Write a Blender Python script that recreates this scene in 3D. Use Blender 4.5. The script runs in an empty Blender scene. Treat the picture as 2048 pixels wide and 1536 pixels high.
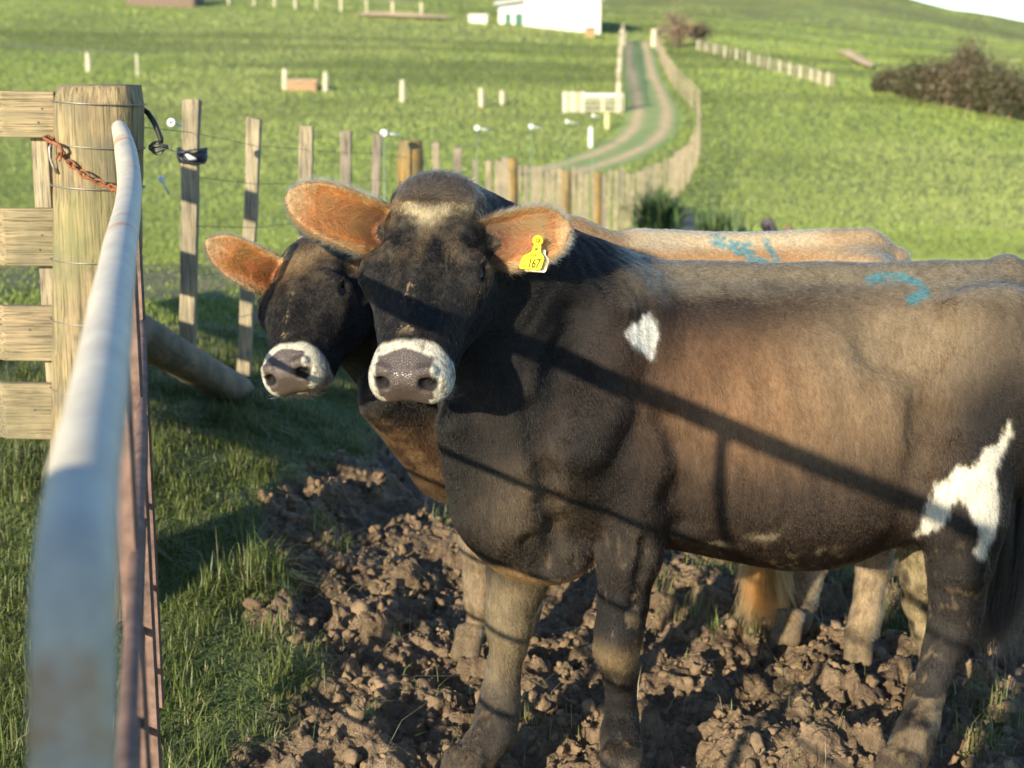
import bpy, math, random
import numpy as np
from mathutils import Vector, Matrix
random.seed(7)
RNG = np.random.default_rng(11)
SC = bpy.context.scene

# ------------------------------------------------------------------ camera
CAMZ, PITCH, FPX = 1.5, math.radians(11.9), 3076.0
cd = bpy.data.cameras.new('camera'); cam = bpy.data.objects.new('camera', cd); SC.collection.objects.link(cam)
cam.location = (0, 0, CAMZ); cam.rotation_euler = (math.radians(90) - PITCH, 0, 0)
cd.sensor_width = 36.0; cd.lens = FPX / 2048 * 36.0
cd.clip_start = 0.05; cd.clip_end = 3000
cd.dof.use_dof = True; cd.dof.focus_distance = 2.88; cd.dof.aperture_fstop = 5.2
SC.camera = cam

# ------------------------------------------------------------------ sky, sun, exposure
SUN = Vector((1.76, 3.0, -1.0)).normalized()          # the way the light travels
elev = math.asin(-SUN.z); azim = math.atan2(-SUN.x, -SUN.y)
W = bpy.data.worlds.new('World'); SC.world = W; W.use_nodes = True
wn = W.node_tree.nodes; wl = W.node_tree.links
sky = wn.new('ShaderNodeTexSky'); sky.sky_type = 'NISHITA'; sky.sun_disc = False
sky.sun_elevation = elev; sky.sun_rotation = azim; sky.altitude = 900; sky.air_density = 1.0; sky.dust_density = 0.3; sky.ozone_density = 3.0
bg = wn['Background']; bg.inputs['Strength'].default_value = 0.15
wl.new(sky.outputs[0], bg.inputs[0])
ld = bpy.data.lights.new('sun', 'SUN'); ld.energy = 5.0; ld.angle = math.radians(0.6); ld.color = (1.0, 0.88, 0.66)
lo = bpy.data.objects.new('sun', ld); SC.collection.objects.link(lo)
lo.rotation_euler = SUN.to_track_quat('-Z', 'Y').to_euler()
SC.view_settings.view_transform = 'Standard'; SC.view_settings.look = 'None'
SC.view_settings.exposure = 0.92; SC.view_settings.gamma = 1.0
SC.cycles.max_bounces = 6; SC.cycles.transparent_max_bounces = 12
SC.cycles.use_adaptive_sampling = True; SC.cycles.adaptive_threshold = 0.02

# ------------------------------------------------------------------ helpers
CP, SP = math.cos(PITCH), math.sin(PITCH)
def P(u, v, y):
    """a point of the place, y metres out, in the direction of photo pixel (u, v)"""
    a = (u - 1024) / FPX; b = (768 - v) / FPX
    dy = CP + b * SP; dz = -SP + b * CP
    return np.array([a / dy * y, y, CAMZ + dz / dy * y])

def _hash(ix, iy, s):
    h = (ix.astype(np.int64) * 374761393 + iy.astype(np.int64) * 668265263 + s * 974634777) & 0x7fffffff
    h = (h ^ (h >> 13)) * 1274126177 & 0x7fffffff
    h = (h ^ (h >> 16)) * 1911520717 & 0x7fffffff
    return ((h ^ (h >> 15)) & 0xffffff) / float(0xffffff)
def vnoise(x, y, s=0):
    ix = np.floor(x); iy = np.floor(y); fx = x - ix; fy = y - iy
    fx = fx * fx * fx * (fx * (fx * 6 - 15) + 10); fy = fy * fy * fy * (fy * (fy * 6 - 15) + 10)
    a = _hash(ix, iy, s); b = _hash(ix + 1, iy, s); c = _hash(ix, iy + 1, s); d = _hash(ix + 1, iy + 1, s)
    return (a + (b - a) * fx) * (1 - fy) + (c + (d - c) * fx) * fy
def fbm(x, y, n=4, s=0, g=0.5):
    r = 0; am = 1; t = 0
    for i in range(n):
        r = r + am * (vnoise(x, y, s + i) - .5); t += am; x = x * 2.03 + 7.1; y = y * 2.03 + 3.7; am *= g
    return r / t * 2
def worley(x, y, s=0):
    ix = np.floor(x); iy = np.floor(y); best = np.full(x.shape, 9.0); val = np.zeros(x.shape)
    for dx in (-1, 0, 1):
        for dy in (-1, 0, 1):
            cx = ix + dx; cy = iy + dy
            px = cx + _hash(cx, cy, s); py = cy + _hash(cx, cy, s + 5)
            d = (px - x) ** 2 + (py - y) ** 2
            m = d < best; best = np.where(m, d, best); val = np.where(m, _hash(cx, cy, s + 9), val)
    return np.sqrt(best), val
def smooth(a, b, x):
    t = np.clip((x - a) / (b - a), 0, 1); return t * t * (3 - 2 * t)
def vnoise3(p, s=0):
    z = p[:, 2]; iz = np.floor(z); f = z - iz; f = f * f * (3 - 2 * f)
    a = vnoise(p[:, 0] + iz * 37.7, p[:, 1] + iz * 17.3, s); b = vnoise(p[:, 0] + (iz + 1) * 37.7, p[:, 1] + (iz + 1) * 17.3, s)
    return a + (b - a) * f
def fbm3(p, n=3, s=0):
    r = 0; am = 1; t = 0
    for i in range(n):
        r = r + am * (vnoise3(p, s + i) - .5); t += am; p = p * 2.03 + 5.3; am *= .5
    return r / t * 2

def link(o, parent=None):
    SC.collection.objects.link(o)
    if parent is not None:
        o.parent = parent
        o.matrix_parent_inverse = Matrix.Translation(-Vector(parent.location))
    return o
def thing(name, label, cat, loc=(0, 0, 0), group=None, kind=None):
    o = bpy.data.objects.new(name, None); o.location = loc; o.empty_display_size = .1
    SC.collection.objects.link(o); return tag(o, label, cat, group, kind)
def tag(o, label, cat, group=None, kind=None):
    if label: o['label'] = label
    if cat: o['category'] = cat
    if group: o['group'] = group
    if kind: o['kind'] = kind
    return o
def mesh_np(name, verts, faces_flat, sizes, mat=None, parent=None, smooth_=True, colors=None, floats=None):
    """verts (N,3); faces_flat: vertex indices; sizes: corners per face"""
    me = bpy.data.meshes.new(name)
    v = np.ascontiguousarray(verts, dtype=np.float32); sizes = np.asarray(sizes, dtype=np.int32)
    me.vertices.add(len(v)); me.vertices.foreach_set('co', v.ravel())
    me.loops.add(len(faces_flat)); me.loops.foreach_set('vertex_index', np.asarray(faces_flat, dtype=np.int32))
    me.polygons.add(len(sizes))
    me.polygons.foreach_set('loop_start', np.concatenate([[0], np.cumsum(sizes)[:-1]]).astype(np.int32))
    me.update(calc_edges=True)
    if smooth_: me.polygons.foreach_set('use_smooth', np.ones(len(sizes), dtype=bool))
    if colors is not None:
        ca = me.color_attributes.new('col', 'FLOAT_COLOR', 'POINT')
        c = np.ones((len(v), 4), np.float32); c[:, :3] = colors; ca.data.foreach_set('color', c.ravel())
    for k, a in (floats or {}).items():
        at = me.attributes.new(k, 'FLOAT', 'POINT'); at.data.foreach_set('value', np.asarray(a, np.float32))
    if mat: me.materials.append(mat)
    o = bpy.data.objects.new(name, me)
    return link(o, parent)
class MB:
    def __init__(s): s.v = []; s.f = []
    def add(s, vs, fs):
        n = len(s.v); s.v += [tuple(map(float, p)) for p in vs]; s.f += [tuple(n + i for i in f) for f in fs]
    def tube(s, pts, rad, n=10, cap=True, squash=1.0):
        pts = [Vector(p) for p in pts]; m = len(pts)
        rad = [rad] * m if np.isscalar(rad) else list(rad)
        t0 = (pts[1] - pts[0]).normalized()
        ref = Vector((0, 0, 1)) if abs(t0.z) < .9 else Vector((1, 0, 0))
        nrm = t0.cross(ref).normalized(); vs = []
        for i in range(m):
            t = (pts[min(i + 1, m - 1)] - pts[max(i - 1, 0)]).normalized()
            nrm = (nrm - t * nrm.dot(t)).normalized(); bn = t.cross(nrm)
            for k in range(n):
                a = 2 * math.pi * k / n
                vs.append(pts[i] + nrm * math.cos(a) * rad[i] + bn * math.sin(a) * rad[i] * squash)
        fs = [(i * n + k, i * n + (k + 1) % n, (i + 1) * n + (k + 1) % n, (i + 1) * n + k) for i in range(m - 1) for k in range(n)]
        if cap: fs += [tuple(range(n))[::-1], tuple((m - 1) * n + k for k in range(n))]
        s.add(vs, fs); return s
    def box(s, lo, hi, M=None, jit=0):
        vs = []
        for z in (lo[2], hi[2]):
            for y in (lo[1], hi[1]):
                for x in (lo[0], hi[0]):
                    p = Vector((x, y, z)) + Vector([random.uniform(-jit, jit) for _ in range(3)])
                    vs.append(M @ p if M else p)
        s.add(vs, [(0, 2, 3, 1), (4, 5, 7, 6), (0, 1, 5, 4), (2, 6, 7, 3), (0, 4, 6, 2), (1, 3, 7, 5)]); return s
    def build(s, name, mat=None, parent=None, smooth_=False, bevel=0):
        me = bpy.data.meshes.new(name); me.from_pydata(s.v, [], s.f); me.update()
        if smooth_: me.polygons.foreach_set('use_smooth', np.ones(len(me.polygons), dtype=bool))
        if mat: me.materials.append(mat)
        o = link(bpy.data.objects.new(name, me), parent)
        if bevel:
            b = o.modifiers.new('bevel', 'BEVEL'); b.width = bevel; b.segments = 2; b.limit_method = 'ANGLE'
        return o

# ------------------------------------------------------------------ node materials
def newmat(name):
    m = bpy.data.materials.new(name); m.use_nodes = True
    nt = m.node_tree; return m, nt, nt.nodes['Principled BSDF']
def N(nt, t, ins=None, **kw):
    n = nt.nodes.new(t)
    for k, v in kw.items(): setattr(n, k, v)
    for k, v in (ins or {}).items():
        if isinstance(v, bpy.types.NodeSocket): nt.links.new(v, n.inputs[k])
        else: n.inputs[k].default_value = v
    return n
def ramp(nt, fac, stops, interp='LINEAR'):
    r = nt.nodes.new('ShaderNodeValToRGB'); nt.links.new(fac, r.inputs[0]); r.color_ramp.interpolation = interp
    el = r.color_ramp.elements
    while len(el) < len(stops): el.new(0.5)
    for e, (p, c) in zip(el, stops):
        e.position = p; e.color = (c, c, c, 1) if np.isscalar(c) else (*c, 1)
    return r.outputs[0]
def mixc(nt, fac, a, b, mode='MIX'):
    n = nt.nodes.new('ShaderNodeMix'); n.data_type = 'RGBA'; n.blend_type = mode
    for s, v in ((0, fac), (6, a), (7, b)):
        if isinstance(v, bpy.types.NodeSocket): nt.links.new(v, n.inputs[s])
        elif s == 0: n.inputs[0].default_value = v
        else: n.inputs[s].default_value = (*v, 1)
    return n.outputs[2]
def coords(nt, kind='Object', scale=(1, 1, 1), rot=(0, 0, 0)):
    t = nt.nodes.new('ShaderNodeTexCoord'); mp = nt.nodes.new('ShaderNodeMapping')
    nt.links.new(t.outputs[kind], mp.inputs[0]); mp.inputs['Scale'].default_value = scale; mp.inputs['Rotation'].default_value = rot
    return mp.outputs[0]
def noise(nt, vec, scale, detail=4, rough=.55, dist=0):
    return N(nt, 'ShaderNodeTexNoise', {'Vector': vec, 'Scale': scale, 'Detail': detail, 'Roughness': rough, 'Distortion': dist}).outputs[0]
def bump(nt, b, h, strength=.3, dist=.01, nrm=None):
    n = N(nt, 'ShaderNodeBump', {'Height': h, 'Strength': strength, 'Distance': dist})
    if nrm: nt.links.new(nrm, n.inputs['Normal'])
    nt.links.new(n.outputs[0], b.inputs['Normal']); return n.outputs[0]

def wood_mat(name, c1, c2, c3, grain=(60, 60, 3), green=0.0, dark=.35, axis_rot=(0, 0, 0)):
    """weathered timber: long grain, dark checks, mossy stains"""
    m, nt, b = newmat(name)
    v = coords(nt, 'Object', grain, axis_rot); v2 = coords(nt, 'Object', (1, 1, 1))
    g = noise(nt, v, 1.2, 6, .65, .6); g2 = noise(nt, v, 4.0, 3, .6)
    blot = noise(nt, v2, 7.0, 5, .6)
    col = mixc(nt, ramp(nt, g, [(.40, 0), (.60, 1)]), c1, c2)
    col = mixc(nt, ramp(nt, blot, [(.42, 0), (.64, .85)]), col, c3)
    col = mixc(nt, ramp(nt, g2, [(.34, min(1, dark * 2)), (.50, 0)]), col, tuple(x * .22 for x in c1))
    if green:
        gm = noise(nt, v2, 3.1, 5, .7)
        col = mixc(nt, ramp(nt, gm, [(.48, 0), (.66, green)]), col, (.20, .22, .07))
    nt.links.new(col, b.inputs['Base Color']); b.inputs['Roughness'].default_value = .85
    bump(nt, b, g2, .5, .006); return m
def plain(name, c, rough=.6, metal=0, var=.25, scale=12, bs=.2):
    m, nt, b = newmat(name); v = coords(nt)
    n = noise(nt, v, scale, 5)
    col = mixc(nt, ramp(nt, n, [(.3, 0), (.7, 1)]), tuple(x * (1 - var) for x in c), tuple(min(1, x * (1 + var)) for x in c))
    nt.links.new(col, b.inputs['Base Color']); b.inputs['Roughness'].default_value = rough; b.inputs['Metallic'].default_value = metal
    if bs: bump(nt, b, n, bs, .004)
    return m
M_post = wood_mat('treated_pine_post', (.38, .28, .14), (.20, .15, .08), (.13, .115, .075), (46, 46, 1.3), green=.4, dark=.5)
M_board = wood_mat('weathered_board', (.36, .27, .15), (.22, .17, .10), (.15, .125, .08), (2.2, 40, 60), green=.15, dark=.5)
M_batten = wood_mat('pale_batten', (.40, .33, .21), (.27, .22, .14), (.22, .19, .13), (60, 60, 2.5), dark=.45)
M_grey_batten = wood_mat('silvered_batten', (.32, .26, .19), (.22, .18, .13), (.17, .15, .11), (60, 60, 2.5), dark=.5)
M_orange_post = wood_mat('orange_stained_post', (.36, .22, .06), (.22, .14, .04), (.17, .14, .07), (50, 50, 2))
M_log = wood_mat('grey_log', (.24, .185, .12), (.14, .11, .07), (.10, .09, .06), (30, 3, 3), dark=.2)
M_wire = plain('wire_steel', (.30, .28, .24), .5, .7)
M_dkwire = plain('dark_wire', (.05, .05, .045), .6, .2)
M_rust = plain('rusty_red_steel', (.15, .09, .068), .75, .1, .5, 40, .6)
M_chain = plain('rusty_chain', (.25, .085, .035), .8, .1, .5, 120, .5)
M_rubber = plain('black_cable', (.012, .012, .012), .45)
M_white = plain('white_plastic', (.72, .74, .70), .4, 0, .06)

def galv_mat():
    m, nt, b = newmat('galvanised_pipe'); v = coords(nt, 'Object')
    n = noise(nt, v, 16, 5, .6); n2 = noise(nt, v, 34, 4, .7)
    col = mixc(nt, ramp(nt, n, [(.35, 0), (.7, 1)]), (.46, .41, .32), (.58, .53, .42))
    col = mixc(nt, ramp(nt, n2, [(.42, 0), (.75, .5)]), col, (.30, .29, .26))
    r = noise(nt, v, 9.0, 4, .5)
    col = mixc(nt, ramp(nt, noise(nt, v, 90, 4, .7), [(.5, 0), (.8, .5)]), col, (.25, .23, .2))
    col = mixc(nt, ramp(nt, r, [(.60, 0), (.68, .8)]), col, (.42, .20, .07))
    nt.links.new(col, b.inputs['Base Color']); b.inputs['Metallic'].default_value = .0; b.inputs['Roughness'].default_value = .55
    return m
M_galv = galv_mat()

# ------------------------------------------------------------------ the lie of the land
_ky = np.array([-200, -20, 0, 9, 12, 16, 21, 27, 35, 43, 51, 60, 70, 85, 100, 120, 140.])
_kz = np.array([0, 0, 0, 0, -.22, -.6, -1.0, -1.4, -1.55, -1.35, -.9, -.35, .25, 1.3, 2.3, 3.5, 4.7])
_cu = np.array([-.9, -.33, -.2, -.05, .05, .13, .20, .246, .285, .333, .5, .9])
_cz = np.array([60, 52, 46, 40, 34, 30, 23, 17.2, 13.6, 9.9, 6, 4.])
_yy = np.arange(-200, 141, .5); _zz = np.interp(_yy, _ky, _kz)
_k = np.exp(-np.linspace(-2, 2, 17) ** 2); _k /= _k.sum(); _zs = np.convolve(np.pad(_zz, 8, mode='edge'), _k, mode='valid')
_zs[:420] = _zz[:420]
def land(x, y):
    x = np.asarray(x, float); y = np.asarray(y, float)
    a = x / np.maximum(y, 4.0)
    near = np.interp(np.minimum(y, 140), _yy, _zs)
    side = np.interp(a, [-.9, -.33, -.12, 0, .05, .12, .34, .9], [4., 3.0, 2.0, .8, 0, 0, -2.6, -4.]) * smooth(62, 140, y)
    crest = np.interp(a, _cu, _cz); t = np.clip((y - 130) / 280.0, 0, 1)
    far = (crest - 4.7 - side) * (t * (.45 + .55 * t)) + crest * 0
    z = near + side + far * (y > 130)
    z = z + .34 * smooth(2.4, 4.6, y + .25 * x) * (1 - smooth(8, 14, y)) * (1 - smooth(-1.35, .15, x))       # low bank the lane fence stands on
    z = z - np.maximum(y - 410, 0) * .05
    und = fbm(x / 31, y / 31, 3, 40) * .5 * smooth(25, 80, y) + fbm(x / 62 + 9, y / 42, 3, 47) * 6.0 * smooth(120, 260, y) * (1 - smooth(360, 410, y) * .7)
    return z + und + fbm(x / 5, y / 5, 2, 31) * .05 * smooth(7, 14, y)
MUDPOLY = np.array([(-.58, 1.6), (-.55, 3.1), (-.66, 4.0), (-.92, 4.86), (-.84, 5.7), (-.5, 6.15), (.15, 5.7), (.5, 4.9), (1.2, 4.55), (2.2, 4.4), (2.7, 3.4), (2.6, 1.6)])
def hit(u, v, dmax=600):
    """where the line from the camera through photo pixel (u, v) meets the land"""
    ys = np.geomspace(2.5, dmax, 1500)
    a = (u - 1024) / FPX; b = (768 - v) / FPX; dy = CP + b * SP; dz = -SP + b * CP
    xs = a / dy * ys; zs = CAMZ + dz / dy * ys
    g = land(xs, ys) - zs; i = int(np.argmax(g > 0)) if (g > 0).any() else len(ys) - 1
    return np.array([xs[i], ys[i], float(land(xs[i], ys[i]))])
MUDPOLY = np.array([(-.60, 1.6), (-.56, 3.0)] + [tuple(hit(u, v)[:2]) for u, v in ((545, 1400), (560, 1250), (505, 1110), (520, 1010), (600, 940), (690, 890), (790, 860), (900, 850), (1010, 900))] + [(.2, 5.0), (.6, 4.75), (1.2, 4.55), (2.2, 4.4), (2.7, 3.4), (2.6, 1.6)])
def polydist(x, y, poly):
    """signed distance to a closed polygon, negative inside"""
    x = np.asarray(x, float); y = np.asarray(y, float)
    d = np.full(x.shape, 1e9); ins = np.zeros(x.shape, bool); n = len(poly)
    for i in range(n):
        ax, ay = poly[i]; bx, by = poly[(i + 1) % n]
        ex, ey = bx - ax, by - ay; wx, wy = x - ax, y - ay
        t = np.clip((wx * ex + wy * ey) / (ex * ex + ey * ey), 0, 1)
        d = np.minimum(d, (wx - ex * t) ** 2 + (wy - ey * t) ** 2)
        if by != ay:
            c = ((ay > y) != (by > y)) & (x < (bx - ax) * (y - ay) / (by - ay) + ax); ins ^= c
    d = np.sqrt(d); return np.where(ins, -d, d)
def mudmask(x, y):
    n = fbm(x / .22, y / .22, 3, 60) * .13
    return 1 - smooth(-.07, .05, polydist(x, y, MUDPOLY) + n)
def mudheight(x, y):
    wx = x + fbm(x / .06, y / .06, 3, 3) * .030; wy = y + fbm(x / .06 + 40, y / .06, 3, 8) * .030
    h = fbm(x / .45, y / .45, 3, 12) * .055
    for sc, am, sd, lo in ((.21, .042, 1, .30), (.125, .032, 2, .40), (.07, .020, 3, .45)):
        d, v = worley(wx / sc, wy / sc, sd * 10); d = d + fbm(x / (sc * .22), y / (sc * .22), 2, sd + 60) * .16
        h = h + am * smooth(lo - .1, 1, v) * (smooth(.62, .38, d) * .8 + .3 * np.clip(1 - d, 0, 1))
    r = 1 - np.abs(fbm(wx / .055, wy / .055, 3, 71)) * 2.2
    h = h + r * .017 + fbm(x / .022, y / .022, 3, 77) * .010
    return h - .055
def flatten(x, y):          # sunk in where the hooves stand
    k = np.zeros(np.shape(x))
    return k
def ground_z(x, y):
    x = np.asarray(x, float); y = np.asarray(y, float)
    m = mudmask(x, y)
    z = land(x, y)
    turf = fbm(x / .35, y / .35, 3, 90) * .02 * (1 - smooth(9, 20, y))
    return z + m * mudheight(x, y) + (1 - m) * turf
def axis(fine0, fine1, step, lo, hi, gr=1.055):
    c = list(np.arange(fine0, fine1 + step / 2, step))
    s = step; x = c[-1]
    while x < hi: s *= gr; x += s; c.append(x)
    s = step; x = c[0]; low = []
    while x > lo: s *= gr; x -= s; low.append(x)
    return np.array(low[::-1] + c)
def ground():
    xs = axis(-.9, 1.6, .0058, -700, 700, 1.05); ys = axis(2.98, 4.7, .0058, -40, 900, 1.032)
    X, Y = np.meshgrid(xs, ys, indexing='ij'); Z = ground_z(X, Y)
    nx, ny = X.shape; v = np.stack([X.ravel(), Y.ravel(), Z.ravel()], 1)
    I = (np.arange(nx - 1)[:, None] * ny + np.arange(ny - 1)[None]).ravel()
    f = np.stack([I, I + ny, I + ny + 1, I + 1], 1).ravel()
    m, nt, b = newmat('pasture_and_mud')
    vw = coords(nt, 'Object')
    at = N(nt, 'ShaderNodeAttribute', attribute_name='mud').outputs['Fac']
    far = N(nt, 'ShaderNodeAttribute', attribute_name='far').outputs['Fac']
    # grass
    n1 = noise(nt, vw, .055, 6, .6); n2 = noise(nt, vw, .6, 6, .65); n3 = noise(nt, vw, 9.0, 5, .7)
    g = mixc(nt, ramp(nt, n1, [(.35, 0), (.65, 1)]), (.25, .31, .085), (.33, .36, .115))
    g = mixc(nt, ramp(nt, n2, [(.35, .5), (.62, 0)]), g, (.19, .25, .065))
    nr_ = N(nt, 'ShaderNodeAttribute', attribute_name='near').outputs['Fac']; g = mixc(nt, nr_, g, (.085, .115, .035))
    # worn dry strip in the paddock
    dry = N(nt, 'ShaderNodeAttribute', attribute_name='dry').outputs['Fac']
    dn = noise(nt, coords(nt, 'Object', (1, 2.5, 1)), 1.1, 5, .7)
    dm = N(nt, 'ShaderNodeMath', {0: dry, 1: ramp(nt, dn, [(.38, 0), (.6, 1)])}, operation='MULTIPLY').outputs[0]
    g = mixc(nt, dm, g, (.24, .19, .115))
    hill = mixc(nt, ramp(nt, noise(nt, vw, .03, 6, .7), [(.40, 0), (.62, .85)]), g, (.17, .16, .062))
    g = mixc(nt, far, g, hill)
    # mud
    m1 = noise(nt, vw, 7, 6, .65); m2 = noise(nt, vw, 55, 4, .7)
    d = mixc(nt, ramp(nt, m1, [(.3, 0), (.7, 1)]), (.105, .070, .040), (.26, .185, .115))
    d = mixc(nt, ramp(nt, m2, [(.35, .6), (.55, 0)]), d, (.065, .042, .025))
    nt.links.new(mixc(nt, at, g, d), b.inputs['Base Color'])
    r = N(nt, 'ShaderNodeMapRange', {0: m1, 3: .62, 4: .95}); nt.links.new(r.outputs[0], b.inputs['Roughness'])
    b.inputs['Specular IOR Level'].default_value = .3
    # bump : upright blades catch the low sun; crumbs on the mud
    bl = noise(nt, vw, 26, 3, .8); bl2 = noise(nt, vw, 5.5, 4, .8)
    s = N(nt, 'ShaderNodeMath', {0: bl, 1: bl2}, operation='ADD').outputs[0]
    hgt = N(nt, 'ShaderNodeMix', {0: at, 2: s, 3: m2}).outputs[0]
    gd = N(nt, 'ShaderNodeMapRange', {0: nr_, 3: .16, 4: .02}).outputs[0]; dist = N(nt, 'ShaderNodeMix', {0: at, 2: gd, 3: .016}).outputs[0]
    bn = N(nt, 'ShaderNodeBump', {'Height': hgt, 'Strength': 1.0, 'Distance': dist}); nt.links.new(bn.outputs[0], b.inputs['Normal'])
    b.inputs['Sheen Weight'].default_value = .0
    dryv = np.exp(-((Y - (8.9 + X * .3 + fbm(X / 3, Y / 3, 2, 5) * 1.2)) / .7) ** 2) * (X < 1) + .8 * np.exp(-((Y - (7.0 + X * .2)) / .35) ** 2) * (X < 0)
    # faint cattle tracks across the field
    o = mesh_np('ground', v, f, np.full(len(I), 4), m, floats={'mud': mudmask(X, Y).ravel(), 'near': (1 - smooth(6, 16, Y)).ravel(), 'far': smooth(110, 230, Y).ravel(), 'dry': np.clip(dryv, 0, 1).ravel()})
    o['kind'] = 'structure'; return o
ground()

# farm track: a strip of shorter turf with two worn ruts, draped on the land
TRACK = []
def track():
    uv = [(1040, 362), (1100, 350), (1160, 335), (1215, 318), (1262, 300), (1290, 276), (1307, 250), (1309, 225), (1297, 190), (1286, 160), (1280, 137), (1276, 105), (1274, 82)]
    pts = [hit(u, v)[:2] for u, v in uv]; pts = np.array(pts)
    s = np.concatenate([[0], np.cumsum(np.linalg.norm(np.diff(pts, axis=0), axis=1))])
    t = np.arange(0, s[-1], .5); px = np.interp(t, s, pts[:, 0]); py = np.interp(t, s, pts[:, 1])
    k = np.ones(15) / 15; pad = lambda a: np.convolve(np.pad(a, 7, mode='edge'), k, mode='valid')
    for _ in range(2): px, py = pad(px), pad(py)
    TRACK.append(np.stack([px, py], 1))
    tx = np.gradient(px); ty = np.gradient(py); L = np.hypot(tx, ty); nx, ny = -ty / L, tx / L
    W_ = np.linspace(-1, 1, 25); half = 1.05
    X = px[:, None] - nx[:, None] * W_ * half * -1; Y = py[:, None] + ny[:, None] * W_ * half
    Z = land(X, Y) + .05 - .05 * np.abs(W_)[None] ** 6
    n, k2 = X.shape
    v = np.stack([X.ravel(), Y.ravel(), Z.ravel()], 1); I = (np.arange(n - 1)[:, None] * k2 + np.arange(k2 - 1)[None]).ravel()
    f = np.stack([I, I + k2, I + k2 + 1, I + 1], 1).ravel()
    nz = fbm(X / .9, Y / 1.6, 3, 21) * .22
    rut = np.exp(-((np.abs(W_)[None] - .50 + nz * .3) / .20) ** 2) * np.clip(1.0 + nz * 2.0, 0, 1.2)
    rut = np.clip(rut, 0, 1); edge = 1 - smooth(.8, 1.0, np.abs(W_)[None] + nz * .5 + 0 * X)
    m, nt, b = newmat('track_dirt'); vw = coords(nt)
    a = N(nt, 'ShaderNodeAttribute', attribute_name='rut').outputs['Fac']; e = N(nt, 'ShaderNodeAttribute', attribute_name='edge').outputs['Fac']
    grn = mixc(nt, ramp(nt, noise(nt, vw, 1.2, 5), [(.35, 0), (.65, 1)]), (.20, .30, .07), (.30, .34, .11))
    brn = mixc(nt, ramp(nt, noise(nt, vw, 2.4, 5), [(.3, 0), (.7, 1)]), (.52, .36, .18), (.70, .50, .27))
    base = mixc(nt, e, (.20, .31, .07), grn)
    nt.links.new(mixc(nt, a, base, brn), b.inputs['Base Color']); b.inputs['Roughness'].default_value = .95
    bump(nt, b, noise(nt, vw, 9, 4, .8), .6, .03)
    o = mesh_np('farm_track', v, f, np.full(len(I), 4), m, floats={'rut': rut.ravel(), 'edge': (edge + 0 * X).ravel()}); o['kind'] = 'structure'
track()

# ------------------------------------------------------------------ board fence and strainer post beside the gate
YB = 3.7
fence = thing('board_fence', 'weathered board fence of four flat rails ending at the round post', 'fence', (-1.3, YB, 0))
def board(v0, v1, y, x1u, tilt, mat=M_board, th=.024):
    a = P(x1u, v0, y); c = P(x1u, v1, y); zc = (a[2] + c[2]) / 2; h = (a[2] - c[2]) / 2
    mb = MB(); n = 24; L = 2.9; vs = []; fs = []
    xc = -1.29                                     # unseen bend, shaped so the boards' shadows stripe the lane battens
    for i in range(n + 1):
        s_ = L * i / n; k1 = min(s_, a[0] - xc); k2 = s_ - k1
        x = a[0] - k1 - .45 * k2; yy = y + .89 * k2
        w = fbm(np.array([s_ * 2.1]), np.array([v0 * .1]), 2, 5)[0] * .006
        zz = zc + tilt * min(k1, .3)
        for (dy, dz) in ((0, -h), (0, h), (th, h), (th, -h)): vs.append((x + (.5 * dy if k2 > 0 else 0), yy + dy, zz + dz + w))
    for i in range(n):
        for k in range(4): fs.append((i * 4 + k, i * 4 + (k + 1) % 4, i * 4 + 4 + (k + 1) % 4, i * 4 + 4 + k))
    fs += [(3, 2, 1, 0), (n * 4, n * 4 + 1, n * 4 + 2, n * 4 + 3)]
    mb.add(vs, fs); return mb.build('board', mat, fence, bevel=.003)
board(183, 276, YB - .03, 107, .014); board(415, 531, YB - .03, 108, -.004); board(614, 724, YB - .03, 108, .006); board(769, 881, YB - .03, 106, .004)
for x0, y0 in ((P(99, 600, YB)[0], YB + .012), (-1.74, 4.62), (-2.22, 5.56)):
    mb = MB(); mb.box((x0 - .022, y0 - .01, -.2), (x0 + .018, y0 + .03, P(99, 272, YB)[2])); mb.build('batten', M_batten, fence, bevel=.003)
# nails
for u, v in ((84, 217), (77, 245), (84, 470), (80, 500), (60, 660), (70, 820)):
    mb = MB(); p = P(u, v, YB - .03); mb.tube([(p[0], p[1] - .002, p[2]), (p[0], p[1] + .004, p[2])], .0024, 8)
    mb.build('nail', M_dkwire, fence)

post = thing('strainer_post', 'thick round mossy wooden post the rusty chain hangs across', 'post', tuple(P(196, 900, YB) * [1, 1, 0]))
def round_post(p0, p1, r0, r1, n=40, seg=40, rough=.004, seed=3, topr=.012):
    p0 = np.array(p0, float); p1 = np.array(p1, float); vs = []; fs = []
    for i in range(seg + 1):
        t = i / seg; c = p0 + (p1 - p0) * t; r = r0 + (r1 - r0) * t
        if i == seg: r -= topr * .6
        for k in range(n):
            a = 2 * math.pi * k / n
            rr = r + rough * float(fbm(np.array([math.cos(a) * 1.5 + seed]), np.array([math.sin(a) * 1.5 + t * 1.5]), 2, seed)[0]) + rough * .35 * random.uniform(-1, 1)
            vs.append((c[0] + rr * math.cos(a), c[1] + rr * math.sin(a), c[2] - (0 if i < seg else 0) + (rough * random.uniform(-.4, .4) if i == seg else 0)))
    for i in range(seg):
        for k in range(n): fs.append((i * n + k, i * n + (k + 1) % n, (i + 1) * n + (k + 1) % n, (i + 1) * n + k))
    vs.append((p1[0], p1[1], p1[2] + .004)); c = len(vs) - 1
    for k in range(n): fs.append((seg * n + k, seg * n + (k + 1) % n, c))
    return vs, fs
pb = P(192, 960, YB); pt = P(197, 172, YB)
R_POST = .105
pb = pt + (pb - pt) * ((pt[2] + .25) / (pt[2] - pb[2]))
vs, fs = round_post(pb, pt, R_POST + .004, R_POST, rough=.006)
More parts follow.
